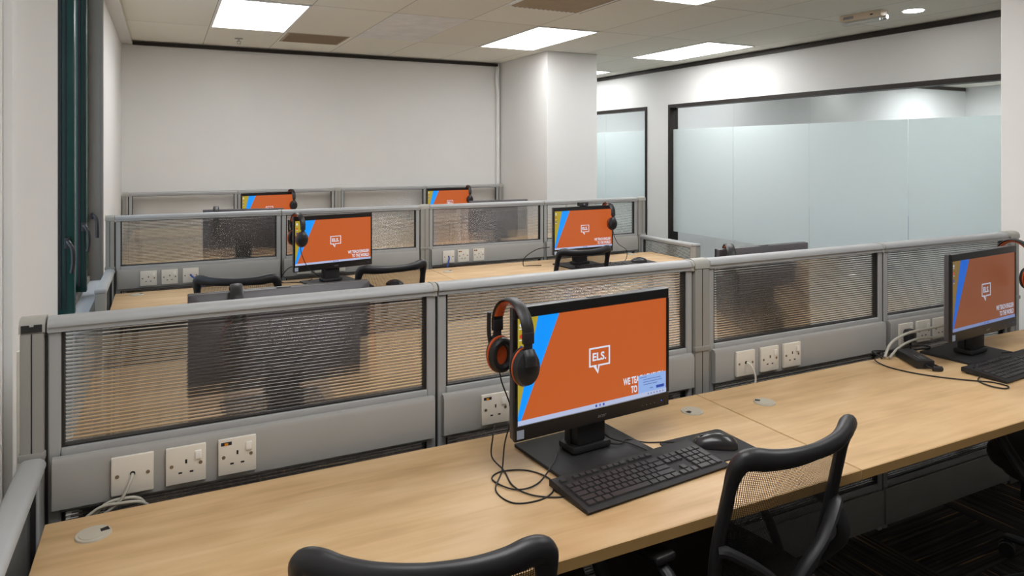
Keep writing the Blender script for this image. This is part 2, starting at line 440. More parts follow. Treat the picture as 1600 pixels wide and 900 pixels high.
part_box('pane', M['glass'], win, (XL - .115, XL - .109, WY0 + .06, WY1 - .08, WZ0 + .07, ZC - .03), bev=0)
def sash(y0, y1, x0, x1, zlo, hy, hx):
    s = part_box('sash', M['green'], win, (x0, x1, y0, y1, zlo, ZC - .04))
    part_box('seal', M['seal'], s, (x0 + .010, x0 + .022, y0 - .006, y0, zlo + .03, ZC - .05), (x0 + .034, x0 + .040, y0 - .004, y0, zlo + .03, ZC - .05), bev=0)
    b = BM()
    box(b, hx - .012, hx + .012, hy - .012, hy + .004, 1.08, 1.13, bev=.004)
    tube(b, catmull([(hx, hy - .012, 1.115), (hx + .012, hy - .05, 1.11), (hx + .026, hy - .058, 1.08), (hx + .028, hy - .055, 1.02), (hx + .022, hy - .05, .975)], 6), .009, 8)
    obj('window_handle', b, M['black'], s)
sash(3.74, 3.80, -.440, -.368, .775, 3.74, -.395)
sash(4.50, 4.56, -.436, -.386, .745, 4.50, -.398)
part_box('bottom_track', M['reveal'], win, (XL - .085, XL - .065, 3.8, WY1 - .02, WZ0 - .005, WZ0 + .028))
b = BM(); box(b, -.41, -.395, 5.03, 5.06, 1.10, 1.14, bev=.003)
tube(b, catmull([(-.40, 5.03, 1.13), (-.385, 4.99, 1.125), (-.372, 4.985, 1.09), (-.37, 4.985, .99)], 6), .010, 8)
obj('window_handle', b, M['black'], win)
# bright building light outside is the world itself

# cable trunk on the near left wall
b = BM(); box(b, XL, XL + .012, 2.115, 2.16, 0, ZC - .04, bev=.002); box(b, XL, XL + .02, 2.06, 2.085, 0, ZC - .04, bev=.003)
tag(obj('cable_trunking', b, M['wall']), 'narrow white vertical trunking on the wall at the left edge', 'trunking')
b = BM(); tube(b, catmull([(XL + .014, 2.2, 1.0), (XL + .014, 2.2, .85), (XL + .016, 2.19, .6), (XL + .016, 2.17, .35), (XL + .014, 2.14, .02)], 8), .009, 8)
tag(obj('wall_cable', b, M['white_pl']), 'white cable hanging down the left wall behind the front partition post', 'cable')
# pipe in the corner
b = BM()
tube(b, catmull([(3.425, YB - .035, ZC - .05), (3.40, YB - .05, 2.33), (3.42, YB - .035, 2.22), (3.425, YB - .03, 2.0), (3.425, YB - .03, 1.0), (3.425, YB - .03, 0)], 8), .022, 12)
cp = tag(obj('conduit', b, M['wall']), 'white vertical conduit in the corner beside the square column', 'pipe')

# ---- glazed screens on the right
def glazed(name, y0, y1, joints, ycap):
    b = BM(); t = .035
    box(b, XR - .012, XR + .11, y0, y1, OZ - t, OZ + .006); box(b, XR - .012, XR + .11, y0, y1, 0, .04)
    for y in ycap: box(b, XR - .012, XR + .11, y, y + t, .04, OZ - t)
    w_ = struct(name, b, M['bronze'])
    ys = [y0 + (t if y0 in ycap else 0)] + joints + [y1 - t]
    for a, c in zip(ys, ys[1:]):
        g = BM(); box(g, XR + .045, XR + .055, a + .003, c - .003, .04, OZ - t); obj('pane', g, M['glass'], w_, smooth=False)
        g = BM(); box(g, XR + .038, XR + .0435, a + .003, c - .003, .571, 1.786); obj('frosted_film', g, M['frost'], w_, smooth=False)
glazed('window_2', 1.75, 6.635, [2.68, 3.66, 4.64, 5.62], [1.75, 6.60])
glazed('window_3', 7.05, 9.5, [8.03], [7.05])

# ---- ceiling fittings
def light_panel(i, j, label, lamp='lamp'):
    x0, x1 = GX + i * TX, GX + (i + 1) * TX; y1 = GY - j * TY; y0 = y1 - TY
    t = thing('light_panel', label, 'ceiling light', ((x0 + x1) / 2, (y0 + y1) / 2, ZC), 0, 'ceiling light panels')
    hx, hy = (x1 - x0) / 2, (y1 - y0) / 2
    b = BM()
    for q in ((-hx + .004, hx - .004, -hy + .004, -hy + .02), (-hx + .004, hx - .004, hy - .02, hy - .004), (-hx + .004, -hx + .02, -hy + .02, hy - .02), (hx - .02, hx - .004, -hy + .02, hy - .02)):
        box(b, *q, -.008, 0)
    obj('panel_frame', b, M['white_sw'], t, smooth=False)
    b = BM(); box(b, -hx + .02, hx - .02, -hy + .02, hy - .02, -.005, -.001); obj('diffuser', b, M[lamp], t, smooth=False)
for i, j, lab in ((0, 0, 'bright white ceiling panel at far left, in front of the wide blank wall'),
                  (4, 0, 'bright white ceiling panel just in front of the square column'),
                  (7, 0, 'bright white ceiling panel close to the right wall, above the large glazed screen'),
                  (4, 2, 'bright white ceiling panel cut off by the top edge of the view'),
                  (7, -2, 'sliver of a bright ceiling panel seen behind the square column'),
                  (2, 2, 'added unseen ceiling panel overhead on the left, above the front desks'),  # out of view, placed to balance light on desks and left wall
                  (0, 4, 'added unseen ceiling panel behind the viewer on the left'),  # out of view, added to brighten the left front desk
                  (3, 4, 'added unseen ceiling panel behind the viewer on the right'),  # out of view, added because the front desks were too dark
                  (9, 0, 'added ceiling panel inside the glazed meeting room, nearest the screen'),  # added to brighten the inner wall near the glass
                  (16, 0, 'bright ceiling panel deep inside the glazed meeting room'),
                  (10, 2, 'added unseen ceiling panel in the near half of the meeting room'),  # added so more light reaches the frosted film from behind
                  (10, -2, 'bright ceiling panel in the space behind the narrow glazed screen')):
    light_panel(i, j, lab, 'lamp_room' if i > 9 else 'lamp')
def downlight(x, y, label):
    t = thing('downlight', label, 'ceiling light', (x, y, ZC), 0, 'round downlights')
    b = BM(); cyl(b, (0, 0), .078, -.006, 0, 32); obj('trim_ring', b, M['white_sw'], t)
    b = BM(); cyl(b, (0, 0), .064, -.009, -.0055, 32); obj('diffuser', b, M['spot'], t)
downlight(4.83, 3.21, 'round recessed downlight beside the emergency light')
# wall-washing downlights in the meeting room
for x, y, l in ((6.5, 6.35, 'nearer the glass'), (8.4, 6.35, 'farther from the glass')): downlight(x, y, 'round downlight washing the meeting room wall, ' + l)
# emergency twin-spot light
ex, ey = 4.62, 3.46
t = thing('emergency_light', 'cream box shaped emergency light with clear lower cover on the ceiling', 'emergency light', (ex, ey, ZC), R(5))
b = BM(); box(b, -.04, .04, -.16, .16, -.045, 0, bev=.006); obj('housing', b, M['cream'], t)
b = BM(); box(b, -.034, .034, -.15, .15, -.075, -.0455, bev=.010); obj('clear_cover', b, M['glass'], t)
b = BM(); tube(b, [(0, -.13, -.058), (0, .13, -.058)], .008, 10); obj('lamp_tube', b, M['white_sw'], t)
b = BM(); box(b, -.0415, -.0402, .05, .13, -.032, -.012); obj('data_label', b, M['logo_grey'], t)
b = BM(); box(b, -.0415, -.0402, -.10, -.08, -.028, -.018); obj('test_switch', b, M['hole'], t)
b = BM(); cyl(b, (0, -.055), .016, -.185, -.161, 16, axis='Y'); obj('spot_lens', b, M['chrome'], t)
# sprinkler
t = thing('fire_sprinkler', 'small chrome sprinkler head hanging from the ceiling near the blank wall', 'sprinkler', (.60, 6.72, ZC))
b = BM(); cyl(b, (0, 0), .035, -.006, 0, 24); obj('escutcheon', b, M['galv'], t)
b = BM(); cyl(b, (0, 0), .008, -.03, -.006, 12); tube(b, catmull([(-.002, 0, -.02), (-.018, 0, -.032), (0, 0, -.048), (.018, 0, -.032), (.002, 0, -.02)], 5), .003, 8); cyl(b, (0, 0), .017, -.052, -.048, 16); obj('sprinkler_head', b, M['chrome'], t)
# supply grille (louvred) and brown return grille
x0, x1 = GX + 3 * TX, GX + 4 * TX; y1 = GY - 1.5 * TY
t = thing('air_diffuser', 'square louvred air vent in the ceiling at the top edge of the view', 'air vent', ((x0 + x1) / 2, y1 - .3, ZC))
b = BM(); h = .295
for q in ((-h, h, -h, -h + .02), (-h, h, h - .02, h), (-h, -h + .02, -h + .02, h - .02), (h - .02, h, -h + .02, h - .02)): box(b, *q, -.012, 0)
obj('vent_frame', b, M['white_sw'], t, smooth=False)
b = BM(); box(b, -h + .02, h - .02, -h + .02, h - .02, -.002, -.0005); obj('vent_back', b, M['hole'], t, smooth=False)
b = BM()
for k in range(15):
    x = -h + .035 + k * .0375
    prism(b, [(x, -.002), (x + .003, -.002), (x + .034, -.014), (x + .031, -.014)], -h + .02, h - .02, 'Y')
obj('louvres', b, M['ventcol'], t, smooth=False)
t = thing('return_air_grille', 'small brown perforated air grille in the ceiling near the blank wall', 'air vent', (1.21, 6.45, ZC))
b = BM(); box(b, -.265, .265, -.255, .255, -.004, 0, bev=.001); obj('grille_plate', b, M['ventcol'], t)
b = BM()
for k in range(22): box(b, -.245, .245, -.235 + k * .0215, -.228 + k * .0215, -.0052, -.0035)
obj('slots', b, mat('grille_slot', rgb(140, 118, 92), .7), t, smooth=False)
# lighter replacement ceiling tile
x0 = GX + 2 * TX
b = BM(); box(b, x0 + .004, x0 + TX - .004, GY - TY + .004, GY - .004, ZC - .002, ZC + .001); tl = obj('ceiling_tile', b, mat('pale_tile', rgb(238, 237, 234), .85), smooth=False)
tag(tl, 'paler smooth replacement tile in the ceiling between the two far light panels', 'ceiling tile')

# ============================================================ PARTITIONS
YC = 1.865          # centre line of the front run
ZT = 1.150
def rail_profile(c, hw=.028, z0=1.118, z1=ZT):
    return [(c - hw + .0045, z0), (c - hw + .0045, z1 - .0205), (c - hw, z1 - .0195), (c - hw, z1 - .014), (c - hw * .86, z1 - .006), (c - hw * .55, z1 - .001), (c, z1), (c + hw * .55, z1 - .001), (c + hw * .86, z1 - .006), (c + hw, z1 - .014), (c + hw, z1 - .0195), (c + hw - .0045, z1 - .0205), (c + hw - .0045, z0)]
def ribbed_pane(bm, x0, x1, y, z0, z1, th=.006, pitch=.0086, amp=.00095, axis='X', st=10):
    n = max(1, round((z1 - z0) / pitch)); per = (z1 - z0) / n
    zs = [z0 + i * per / st for i in range(n * st + 1)]
    for side in (-1, 1):
        prev = None
        for i, z in enumerate(zs):
            o = y + side * (th / 2 + (amp * math.cos(2 * math.pi * i / st) if side < 0 else 0))
            if axis == 'X': a, c = bm.verts.new((x0, o, z)), bm.verts.new((x1, o, z))
            else: a, c = bm.verts.new((o, x0, z)), bm.verts.new((o, x1, z))
            if prev:
                if (side < 0) == (axis == 'X'): f = bm.faces.new((prev[0], prev[1], c, a))
                else: f = bm.faces.new((prev[1], prev[0], a, c))
                if side < 0 and (i - 1) % st in (0, 1, st - 1): f.material_index = 1  # painted dark line along each rib
            prev = (a, c)
def pane_obj(name, parent, *a, pale=False, **k):
    b = BM(); ribbed_pane(b, *a, **k)
    me = bpy.data.meshes.new(name); b.to_mesh(me); b.free(); me.materials.append(M['ribbed_pale' if pale else 'ribbed']); me.materials.append(M['ribbed_pale' if pale else 'dark_rib'])
    me.polygons.foreach_set('use_smooth', [True] * len(me.polygons))
    o = bpy.data.objects.new(name, me); C.objects.link(o); o.parent = parent
    return o

def socket_plate(parent, x, z, kind, yface):
    """wall plate 86 mm square, facing -Y; centre (x, z)"""
    h = .043
    b = BM(); box(b, x - h, x + h, yface - .009, yface, z - h, z + h, bev=.0022)
    nm = 'data_outlet' if kind == 'blank' else 'power_socket'
    pl = obj(nm, b, M['white_pl'], parent)
    yf = yface - .009
    b = BM()
    if kind == 'blank': sc_ = [(-.031, 0), (.031, 0)]
    else: sc_ = [(-.031, .000), (.031, .000)]
    for dx, dz in sc_: cyl(b, (x + dx, z + dz), .0042, yf - .0008, yf + .001, 12, axis='Y')
    obj('screws', b, M['screw'], pl)
    if kind != 'blank':
        b = BM()
        box(b, x - .0022, x + .0022, yf - .0004, yf, z + .003, z + .0125)
        box(b, x - .0165, x - .0085, yf - .0004, yf, z - .0195, z - .0155); box(b, x + .0075, x + .0155, yf - .0004, yf, z - .0195, z - .0155)
        obj('pin_holes', b, M['hole'], pl, smooth=False)
        b = BM(); box(b, x + .019, x + .033, yf - .004, yf, z + .010, z + .030, bev=.0018); obj('switch', b, M['white_sw'], pl)
        if kind == 'label':
            b = BM(); box(b, x - .037, x - .013, yf - .0004, yf, z + .028, z + .036, mi=0); box(b, x - .029, x - .021, yf - .0007, yf - .0004, z + .0275, z + .034, mi=1)
            obj('label', b, [M['label_dark'], M['label_orange']], pl, smooth=False)
    else:
        b = BM(); cyl(b, (x, z + .002), .0055, yf - .0006, yf + .001, 14, axis='Y'); obj('cable_hole', b, M['hole'], pl)
    return pl

def partition(x0, x1, yc, label, sockets=(), lower=True, two_sided=True):
    t = thing('partition_panel', label, 'office partition', (x0, yc, 0), 0, 'partition panels between the desk rows')
    L = x1 - x0; sw = .027
    b = BM(); prism(b, rail_profile(0), 0.002, L - .002, 'X'); obj('top_rail', b, M['alu'], t, angle=50)
    # joint ring on the rail
    b = BM(); prism(b, rail_profile(0, .0292, 1.116, ZT + .0012), L - .012, L + .0, 'X'); obj('rail_joint', b, M['capgrey'], t, angle=50)
    b = BM()
    for a in (0.002, L - sw): box(b, a, a + sw - .002, -.0175, .0175, .0, 1.1175, bev=.003, seg=1)
    box(b, sw, L - sw, -.021, .021, .836, .856, bev=.005)
    box(b, sw, L - sw, -.0175, .0175, .7125, .7215, bev=.001); box(b, sw, L - sw, -.0175, .0175, .165, .19, bev=.003)
    obj('frame', b, M['alu'], t)
    b = BM(); box(b, -.0045, .0015, -.015, .015, .02, 1.112); obj('gap_shade', b, M['gasket'], t, smooth=False)  # dark filler added where the joint is only a shaded gap
    g = BM(); e = .006
    for z0, z1 in ((.856, 1.118), (.19, .713)):
        box(g, sw, sw + e, -.012, .012, z0, z1); box(g, L - sw - e, L - sw, -.012, .012, z0, z1); box(g, sw + e, L - sw - e, -.012, .012, z0, z0 + .004); box(g, sw + e, L - sw - e, -.012, .012, z1 - .004, z1)
    obj('glazing_gasket', g, M['gasket'], t, smooth=False)
    pane_obj('ribbed_pane', t, sw + e, L - sw - e, 0, .860, 1.114, pale=not two_sided)
    pane_obj('ribbed_pane', t, sw + e, L - sw - e, 0, .194, .709)
    sides = (-1, 1) if two_sided else (-1,)
    for s in sides:
        b = BM()
        ys = sorted((s * .0215, s * .040))
        prism(b, [(s * .0215, .722), (s * .040, .728), (s * .040, .828), (s * .034, .838), (s * .0215, .8405)], .012, L - .012, 'X')
        obj('trunking_cover', b, M['trunk'], t)
        b = BM(); ys = sorted((s * .018, s * .026)); box(b, .004, L - .004, ys[0], ys[1], .02, .163, bev=.002); obj('skirting_panel', b, M['skirt'], t)
    for kind, xc in sockets: socket_plate(t, xc - x0, .782, kind, -.0402)
    return t
def post(x0, x1, yc, parent, collar=True, height=ZT, open_cap=False):
    px, py = parent.location.x, parent.location.y
    a, c = x0 - px, x1 - px; d = yc - py
    b = BM(); box(b, a, c, d - .0275, d + .0275, 0, height - .028, bev=.006)
    o = obj('post', b, M['alu_post'], parent)
    xm = (a + c) / 2
    b = BM(); box(b, xm - .0012, xm + .0012, d - .0282, d - .0275, .02, height - .03)
    obj('seam', b, M['gasket'], o, smooth=False)
    b = BM()
    prof = [(d - .0285, height - .028), (d - .0285, height - .012), (d - .022, height - .002), (d - .01, height + .003), (d + .01, height + .003), (d + .022, height - .002), (d + .0285, height - .012), (d + .0285, height - .028)]
    prism(b, prof, a - .001, c + .002, 'X'); obj('post_cap', b, M['capgrey'], o, angle=50)
    if open_cap:
        b = BM(); box(b, a + .003, xm - .004, d - .0294, d - .0284, height - .027, height - .010); box(b, xm + .004, c - .003, d - .0294, d - .0284, height - .027, height - .010)
        box(b, xm - .004, xm + .004, d - .0294, d - .0284, height - .027, height - .014); obj('cap_slots', b, M['gasket'], o, smooth=False)
    if collar:
        b = BM(); box(b, a - .003, c + .003, d - .0315, d + .0305, .842, .858, bev=.003); obj('collar', b, M['alu_post'], o)
    return o
def return_panel(x, y0, y1, label, ztop=.848):
    """low side screen running along Y"""
    t = thing('side_screen', label, 'office partition', (x, y1, 0), 0, 'low side screens')
    L = y1 - y0
    b = BM()
    pr_ = [(q[0], q[1] - ZT + ztop) for q in rail_profile(0, .026)]
    prism(b, pr_, -L + .045, -.0, 'Y'); obj('top_rail', b, M['alu'], t, angle=50)
    b = BM(); box(b, -.024, .024, -L, -L + .045, 0, ztop - .02, bev=.006); o = obj('post', b, M['alu_post'], t)
    b = BM(); box(b, -.0265, .0265, -L - .001, -L + .0455, ztop - .022, ztop + .002, bev=.009, seg=3); obj('post_cap', b, M['alu'], o)
    b = BM()
    for a, c in ((-L + .047, -L + .072), (-.027, -.002)): box(b, -.016, .016, a, c, 0, ztop - .033, bev=.003, seg=1)
    box(b, -.016, .016, -L + .072, -.027, .17, .195, bev=.003)
    obj('frame', b, M['alu'], t)
    b = BM(); box(b, -.011, .011, -.033, -.027, .195, ztop - .034); box(b, -.011, .011, -L + .072, -L + .078, .195, ztop - .034); box(b, -.011, .011, -L + .078, -.033, .195, .199); box(b, -.011, .011, -L + .078, -.033, ztop - .038, ztop - .034); obj('glazing_gasket', b, M['gasket'], t, smooth=False)
    pane_obj('ribbed_pane', t, -L + .079, -.034, 0, .20, ztop - .039, axis='Y')
    for s in (-1, 1):
        b = BM(); ys = sorted((s * .0165, s * .024)); box(b, ys[0], ys[1], -L + .05, -.004, .02, .168, bev=.002); obj('skirting_panel', b, M['skirt'], t)
    return t
rows = [
 (0.0, YC, 'front', [[('blank', -.065), ('plain', .046), ('label', .159)], [('label', .852), ('plain', .962), ('blank', 1.075)],
                     [('blank', 1.817), ('plain', 1.932), ('plain', 2.043)], [('plug', 2.69), ('plain', 2.80), ('plain', 2.91)]]),
 (-.02, 4.635, 'middle', [[('plain', -.083), ('plain', .028), ('blank', .141)], [('plain', .80), ('plain', .91), ('blank', 1.02)],
                     [('blank', 1.788), ('label', 1.90), ('label', 2.019)], [('plain', 2.70), ('plain', 2.81), ('plain', 2.92)]]),
 (-.055, 7.19, 'back', [[], [], [], []]),
]
ord_ = ['leftmost', 'second from left', 'third from left', 'rightmost']
P_ = {}
for dx, yc, rn, socks in rows:
    segs = [(-.234, .683), (.686, 1.606), (1.674, 2.588), (2.591, 3.458)]
    for k, (a, c) in enumerate(segs):
        what = {'front': 'grey framed partition with clear ribbed pane in the front row, %s panel',
                'middle': 'grey framed partition with ribbed pane in the middle row, %s panel',
                'back': 'grey framed partition against the far blank wall, %s panel'}[rn] % ord_[k]
        P_[rn, k] = partition(a + dx, c + dx, yc, what, [(q[0] if q[0] != 'plug' else 'plain', q[1]) for q in socks[k]], two_sided=(rn != 'back'))
    post(-.283 + dx, -.238 + dx, yc, P_[rn, 0], True, open_cap=(rn == 'front'))
    post(1.609 + dx, 1.671 + dx, yc, P_[rn, 1])
    post(3.462 + dx, 3.53 + dx, yc, P_[rn, 3])
return_panel(-.259, 1.16, YC - .032, 'low grey side screen at the left end of the front desk')
return_panel(-.279, 3.93, 4.635 - .032, 'low grey side screen at the left end of the middle desk')
return_panel(3.476, 3.94, 4.635 - .032, 'low grey side screen at the right end of the middle desk')

# ============================================================ DESKS
DZ = .73
def desk(x0, x1, y0, y1, back_side, label, grommets=(), group=None):
    """back_side: +1 when the back edge is at y1"""
    t = thing('desk', label, 'desk', ((x0 + x1) / 2, (y0 + y1) / 2, 0), 0, 'maple desks')
    cx, cy = t.location.x, t.location.y
    hx, hy = (x1 - x0) / 2 - .001, (y1 - y0) / 2
    b = BM(); box(b, -hx, hx, -hy, hy, DZ - .025, DZ, bev=.0015, seg=1)
    o = obj('desk_top', b, M['desk'], t)
    b = BM(); f = -back_side
    ys = sorted((f * hy + f * .0004, f * hy + f * .0016)); box(b, -hx, hx, ys[0], ys[1], DZ - .0245, DZ - .0012)
    obj('edge_band', b, M['edge'], t, smooth=False)
    for gx, gy, ang in grommets:
        b = BM(); cyl(b, (gx - cx, gy - cy), .034, DZ - .001, DZ + .0035, 32, r2=.0325)
        g = obj('cable_grommet', b, M['grommet'], t)
        b = BM(); cyl(b, (gx - cx, gy - cy), .027, DZ + .0034, DZ + .0048, 32, r2=.0262); obj('grommet_lid', b, M['grommet'], g)
        b = BM(); c, s = math.cos(ang), math.sin(ang)
        q = [(.012, -.007), (.028, -.009), (.029, .006), (.014, .005)]
        prism(b, [(gx - cx + c * u - s * v, gy - cy + s * u + c * v) for u, v in q], DZ + .0046, DZ + .0052, 'Z'); obj('cable_slot', b, M['hole'], g, smooth=False)
    yl = back_side * (hy - .05)
    for sx in (-1, 1):
        b = BM(); xx = sx * (hx - .06)
        box(b, xx - .02, xx + .02, yl - .03, yl + .03, .03, DZ - .026, bev=.003)
        box(b, xx - .022, xx + .022, -hy + .10, hy - .02, 0, .03, bev=.004)
        box(b, xx - .018, xx + .018, -hy + .08, hy - .03, DZ - .05, DZ - .026, bev=.003)
        obj('leg', b, M['black_matt'], t)
    return t
desk(-.228, 1.549, 1.165, 1.765, 1, 'light maple desk in the front row, left one, holding the nearest computer', [(-.131, 1.673, .35), (1.436, 1.655, 3.6)])
desk(1.551, 3.44, 1.165, 1.765, 1, 'light maple desk in the front row, right one, with the black power adapter on it', [(1.692, 1.613, 2.4)])
desk(-.245, 1.599, 3.84, 4.45, 1, 'light maple desk in the middle row, left one, behind the mesh chairs', [(-.135, 4.365, .4)])
desk(1.601, 3.44, 3.84, 4.45, 1, 'light maple desk in the middle row, right one', [(1.672, 4.30, .4), (3.21, 4.378, .4)])
desk(-.228, 1.549, 1.975, 2.575, -1, 'maple desk on the far side of the front partition, left one')
desk(1.551, 3.44, 1.975, 2.575, -1, 'maple desk on the far side of the front partition, right one')
desk(-.245, 1.599, 4.745, 5.345, -1, 'maple desk on the far side of the middle partition, left one')
desk(1.601, 3.40, 4.745, 5.345, -1, 'maple desk on the far side of the middle partition, right one')
desk(-.28, 1.549, 6.45, 7.04, 1, 'maple desk in the back row against the blank wall, left one')
desk(1.551, 3.38, 6.45, 7.04, 1, 'maple desk in the back row, right one')

# ============================================================ COMPUTERS
W, H_, B0 = .497, .322, .092     # housing width, height, height of its lower edge above the desk
sb, st_, ss = .037, .026, .0085
D_OR = emit('dim_screen_orange', rgb(124, 68, 40)); D_BL = emit('dim_screen_blue', rgb(10, 92, 192)); D_YE = emit('dim_screen_yellow', rgb(118, 94, 48)); D_TB = emit('dim_taskbar', rgb(110, 126, 170)); D_WH = emit('dim_screen_white', rgb(170, 180, 196))  # duller copies: fading at an oblique view put into the colours
def screen_mesh(dialog):
    b = BM()
    x0, x1, z0, z1 = -W / 2 + ss, W / 2 - ss, B0 + sb, B0 + H_ - st_
    w_, h_ = x1 - x0, z1 - z0
    def P(u, v): return (x0 + u * w_, z1 - v * h_)
    def poly(pts, y, mi):
        f = b.faces.new([b.verts.new((P(*q)[0], y, P(*q)[1])) for q in pts]); f.material_index = mi
    poly([(0, 0), (1, 0), (1, 1), (0, 1)], -.0006, 0)
    poly([(0, 0), (.125, 0), (0, .93)], -.0010, 2)
    poly([(.125, 0), (.255, 0), (.022, .955), (0, .955), (0, .93)], -.0010, 1)
    poly([(0, .955), (1, .955), (1, 1), (0, 1)], -.0012, 4)
    for k, mi in ((.49, 6), (.515, 7), (.54, 6)): poly([(k, .966), (k + .012, .966), (k + .012, .99), (k, .99)], -.0014, mi)
    for k in range(6): poly([(.86 + .022 * k, .97), (.868 + .022 * k, .97), (.868 + .022 * k, .985), (.86 + .022 * k, .985)], -.0014, 7)
    for k, mi in enumerate((3, 8, 1)):
        v = .045 + k * .105
        n = 10; cu, cv, r = .022, v + .02, .013
        if mi == 1: mi = 6
        f = b.faces.new([b.verts.new((P(cu, 0)[0] + math.cos(2*math.pi*i/n) * r * w_ * .8, -.0014, P(0, cv)[1] + math.sin(2*math.pi*i/n) * r * w_ * .8)) for i in range(n)]); f.material_index = mi
        poly([(.010, v + .05), (.036, v + .05), (.036, v + .058), (.010, v + .058)], -.0014, 3)
    # speech-bubble logo
    u0, u1, v0, v1 = .448, .590, .395, .585; lw, lh = .0095, .016
    poly([(u0, v0), (u1, v0), (u1, v0 + lh), (u0, v0 + lh)], -.0014, 3)
    poly([(u0, v0 + lh), (u0 + lw, v0 + lh), (u0 + lw, v1 - lh), (u0, v1 - lh)], -.0014, 3)
    poly([(u1 - lw, v0 + lh), (u1, v0 + lh), (u1, v1 - lh), (u1 - lw, v1 - lh)], -.0014, 3)
    poly([(u0, v1 - lh), (u0 + .052, v1 - lh), (u0 + .048, v1), (u0, v1)], -.0014, 3)
    poly([(.520, v1 - lh), (u1, v1 - lh), (u1, v1), (.520, v1)], -.0014, 3)
    poly([(u0 + .030, v1), (u0 + .048, v1), (.508, .632), (.508, .662)], -.0014, 3)
    poly([(.508, .662), (.508, .632), (.5085, v1 - lh), (.520, v1 - lh)], -.0014, 3)
    zt = P(0, .525)[1]
    text_into(b, 'ELS.', h_ * .075, (P(.5165, 0)[0], -.0014, zt), 1.0, 3, 'CENTER', bold=.028)
    text_into(b, 'WE TEACH ENGLISH', h_ * .068, (P(.975, 0)[0], -.0014, P(0, .835)[1]), .60, 3, 'RIGHT', bold=.03)
    text_into(b, 'TO THE WORLD', h_ * .068, (P(.975, 0)[0], -.0014, P(0, .930)[1]), .60, 3, 'RIGHT', bold=.03)
    if dialog:
        poly([(.79, .775), (.995, .775), (.995, .955), (.79, .955)], -.0018, 5)
        for k, (a, c) in enumerate(((.80, .85), (.825, .955), (.825, .965), (.825, .93))):
            poly([(a, .792 + k * .026), (c, .792 + k * .026), (c, .800 + k * .026), (a, .800 + k * .026)], -.0021, 7)
        poly([(.922, .905), (.982, .905), (.982, .935), (.922, .935)], -.0021, 6)
        poly([(.875, .915), (.897, .915), (.897, .925), (.875, .925)], -.0021, 7)
    me = bpy.data.meshes.new('screen'); b.to_mesh(me); b.free()
    for m in SCREEN_MATS: me.materials.append(m)
    return me
def add_mesh(name, me, parent):
    o = bpy.data.objects.new(name, me); C.objects.link(o); o.parent = parent; return o
def make_computer(label, loc, rz, dialog=False, webcam=False):
    t = thing('desktop_computer', label, 'computer', loc, rz, 'black computers on the desks')
    x0, x1, z0, z1 = -W / 2, W / 2, B0, B0 + H_
    # bezel: a flat front with an inset opening
    b = BM(); f = .010
    box(b, x0, x1, 0, f, z0, z0 + sb, bev=.0012, seg=1); box(b, x0, x1, 0, f, z1 - st_, z1, bev=.0012, seg=1)
    box(b, x0, x0 + ss, 0, f, z0 + sb, z1 - st_); box(b, x1 - ss, x1, 0, f, z0 + sb, z1 - st_)
    bz = obj('bezel', b, M['black_gloss'], t)
    bz.location.y = -.003
    b = BM(); text_into(b, 'acer', .0095, (.012, -.0034, z0 + .0135), 1.15, 0, 'CENTER', bold=.01, shear=.25); obj('maker_mark', b, M['logo_grey'], bz, smooth=False)
    b = BM(); box(b, x0 + .006, x0 + .026, -.0006, 0, z0 + .006, z0 + .027); obj('sticker', b, M['sticker'], bz, smooth=False)
    b = BM(); cyl(b, (x1 - .028, z0 + .017), .0013, -.0006, 0, 10, axis='Y'); obj('power_light', b, M['led_blue'], bz)
    b = BM()
    for k in range(4): cyl(b, (x1 - .095 + k * .014, z0 + .015), .0011, -.0005, 0, 8, axis='Y')
    obj('front_buttons', b, M['logo_grey'], bz)
    # rear housing: tapered body
    def rr(xa, xb, za, zb, y, r=.008, n=4):
        out = []
        for (cx_, cz_, a0) in ((xb - r, zb - r, 0), (xa + r, zb - r, 90), (xa + r, za + r, 180), (xb - r, za + r, 270)):
            for i in range(n + 1):
                a = R(a0 + 90 * i / n); out.append((cx_ + r * math.cos(a), y, cz_ + r * math.sin(a)))
        return out
    b = BM()
    loft(b, [rr(x0 + .0005, x1 - .0005, z0 + .001, z1 - .0005, .0072, .003), rr(x0 + .001, x1 - .001, z0 + .002, z1 - .001, .022, .004), rr(x0 + .012, x1 - .012, z0 + .012, z1 - .008, .030, .01),
             rr(x0 + .05, x1 - .05, z0 + .02, z1 - .06, .044, .02), rr(x0 + .07, x1 - .07, z0 + .03, z1 - .08, .047, .02)])
    hs = obj('rear_housing', b, M['greyback'], t)
    b = BM()
    for k in range(14): box(b, -.13 + k * .019, -.118 + k * .019, .0295, .0315, z1 - .035, z1 - .028)
    obj('vent_slots', b, M['hole'], hs, smooth=False)
    b = BM(); box(b, -.02, .02, .006, .020, z1 - .0008, z1 + .0012, bev=.0005, seg=1); obj('webcam_cover', b, M['black'], hs)
    if webcam:
        b = BM(); box(b, -.036, .036, -.006, .030, z1 + .0015, z1 + .027, bev=.004); w2 = obj('webcam', b, M['black'], t)
        b = BM(); cyl(b, (0, z1 + .014), .0065, -.0075, -.0062, 14, axis='Y'); obj('webcam_lens', b, M['logo_grey'], w2)
    add_mesh('screen', screen_mesh(dialog), t)
    # stand
    b = BM(); box(b, -.050, .050, .047, .075, .012, B0 + .13, bev=.006); box(b, -.062, .062, .015, .085, .012, .03, bev=.008); box(b, -.045, .045, .02, .06, .03, B0 - .004, bev=.006)
    obj('stand_neck', b, M['black_matt'], t)
    b = BM(); box(b, -.150, .150, -.105, .165, 0, .010, bev=.004); obj('stand_base', b, M['black_matt'], t)
    return t
comps = {}
comps[1] = make_computer('black all in one computer nearest the viewer, notice box in its screen corner', (.9985, 1.515, DZ), R(4.4), dialog=True)
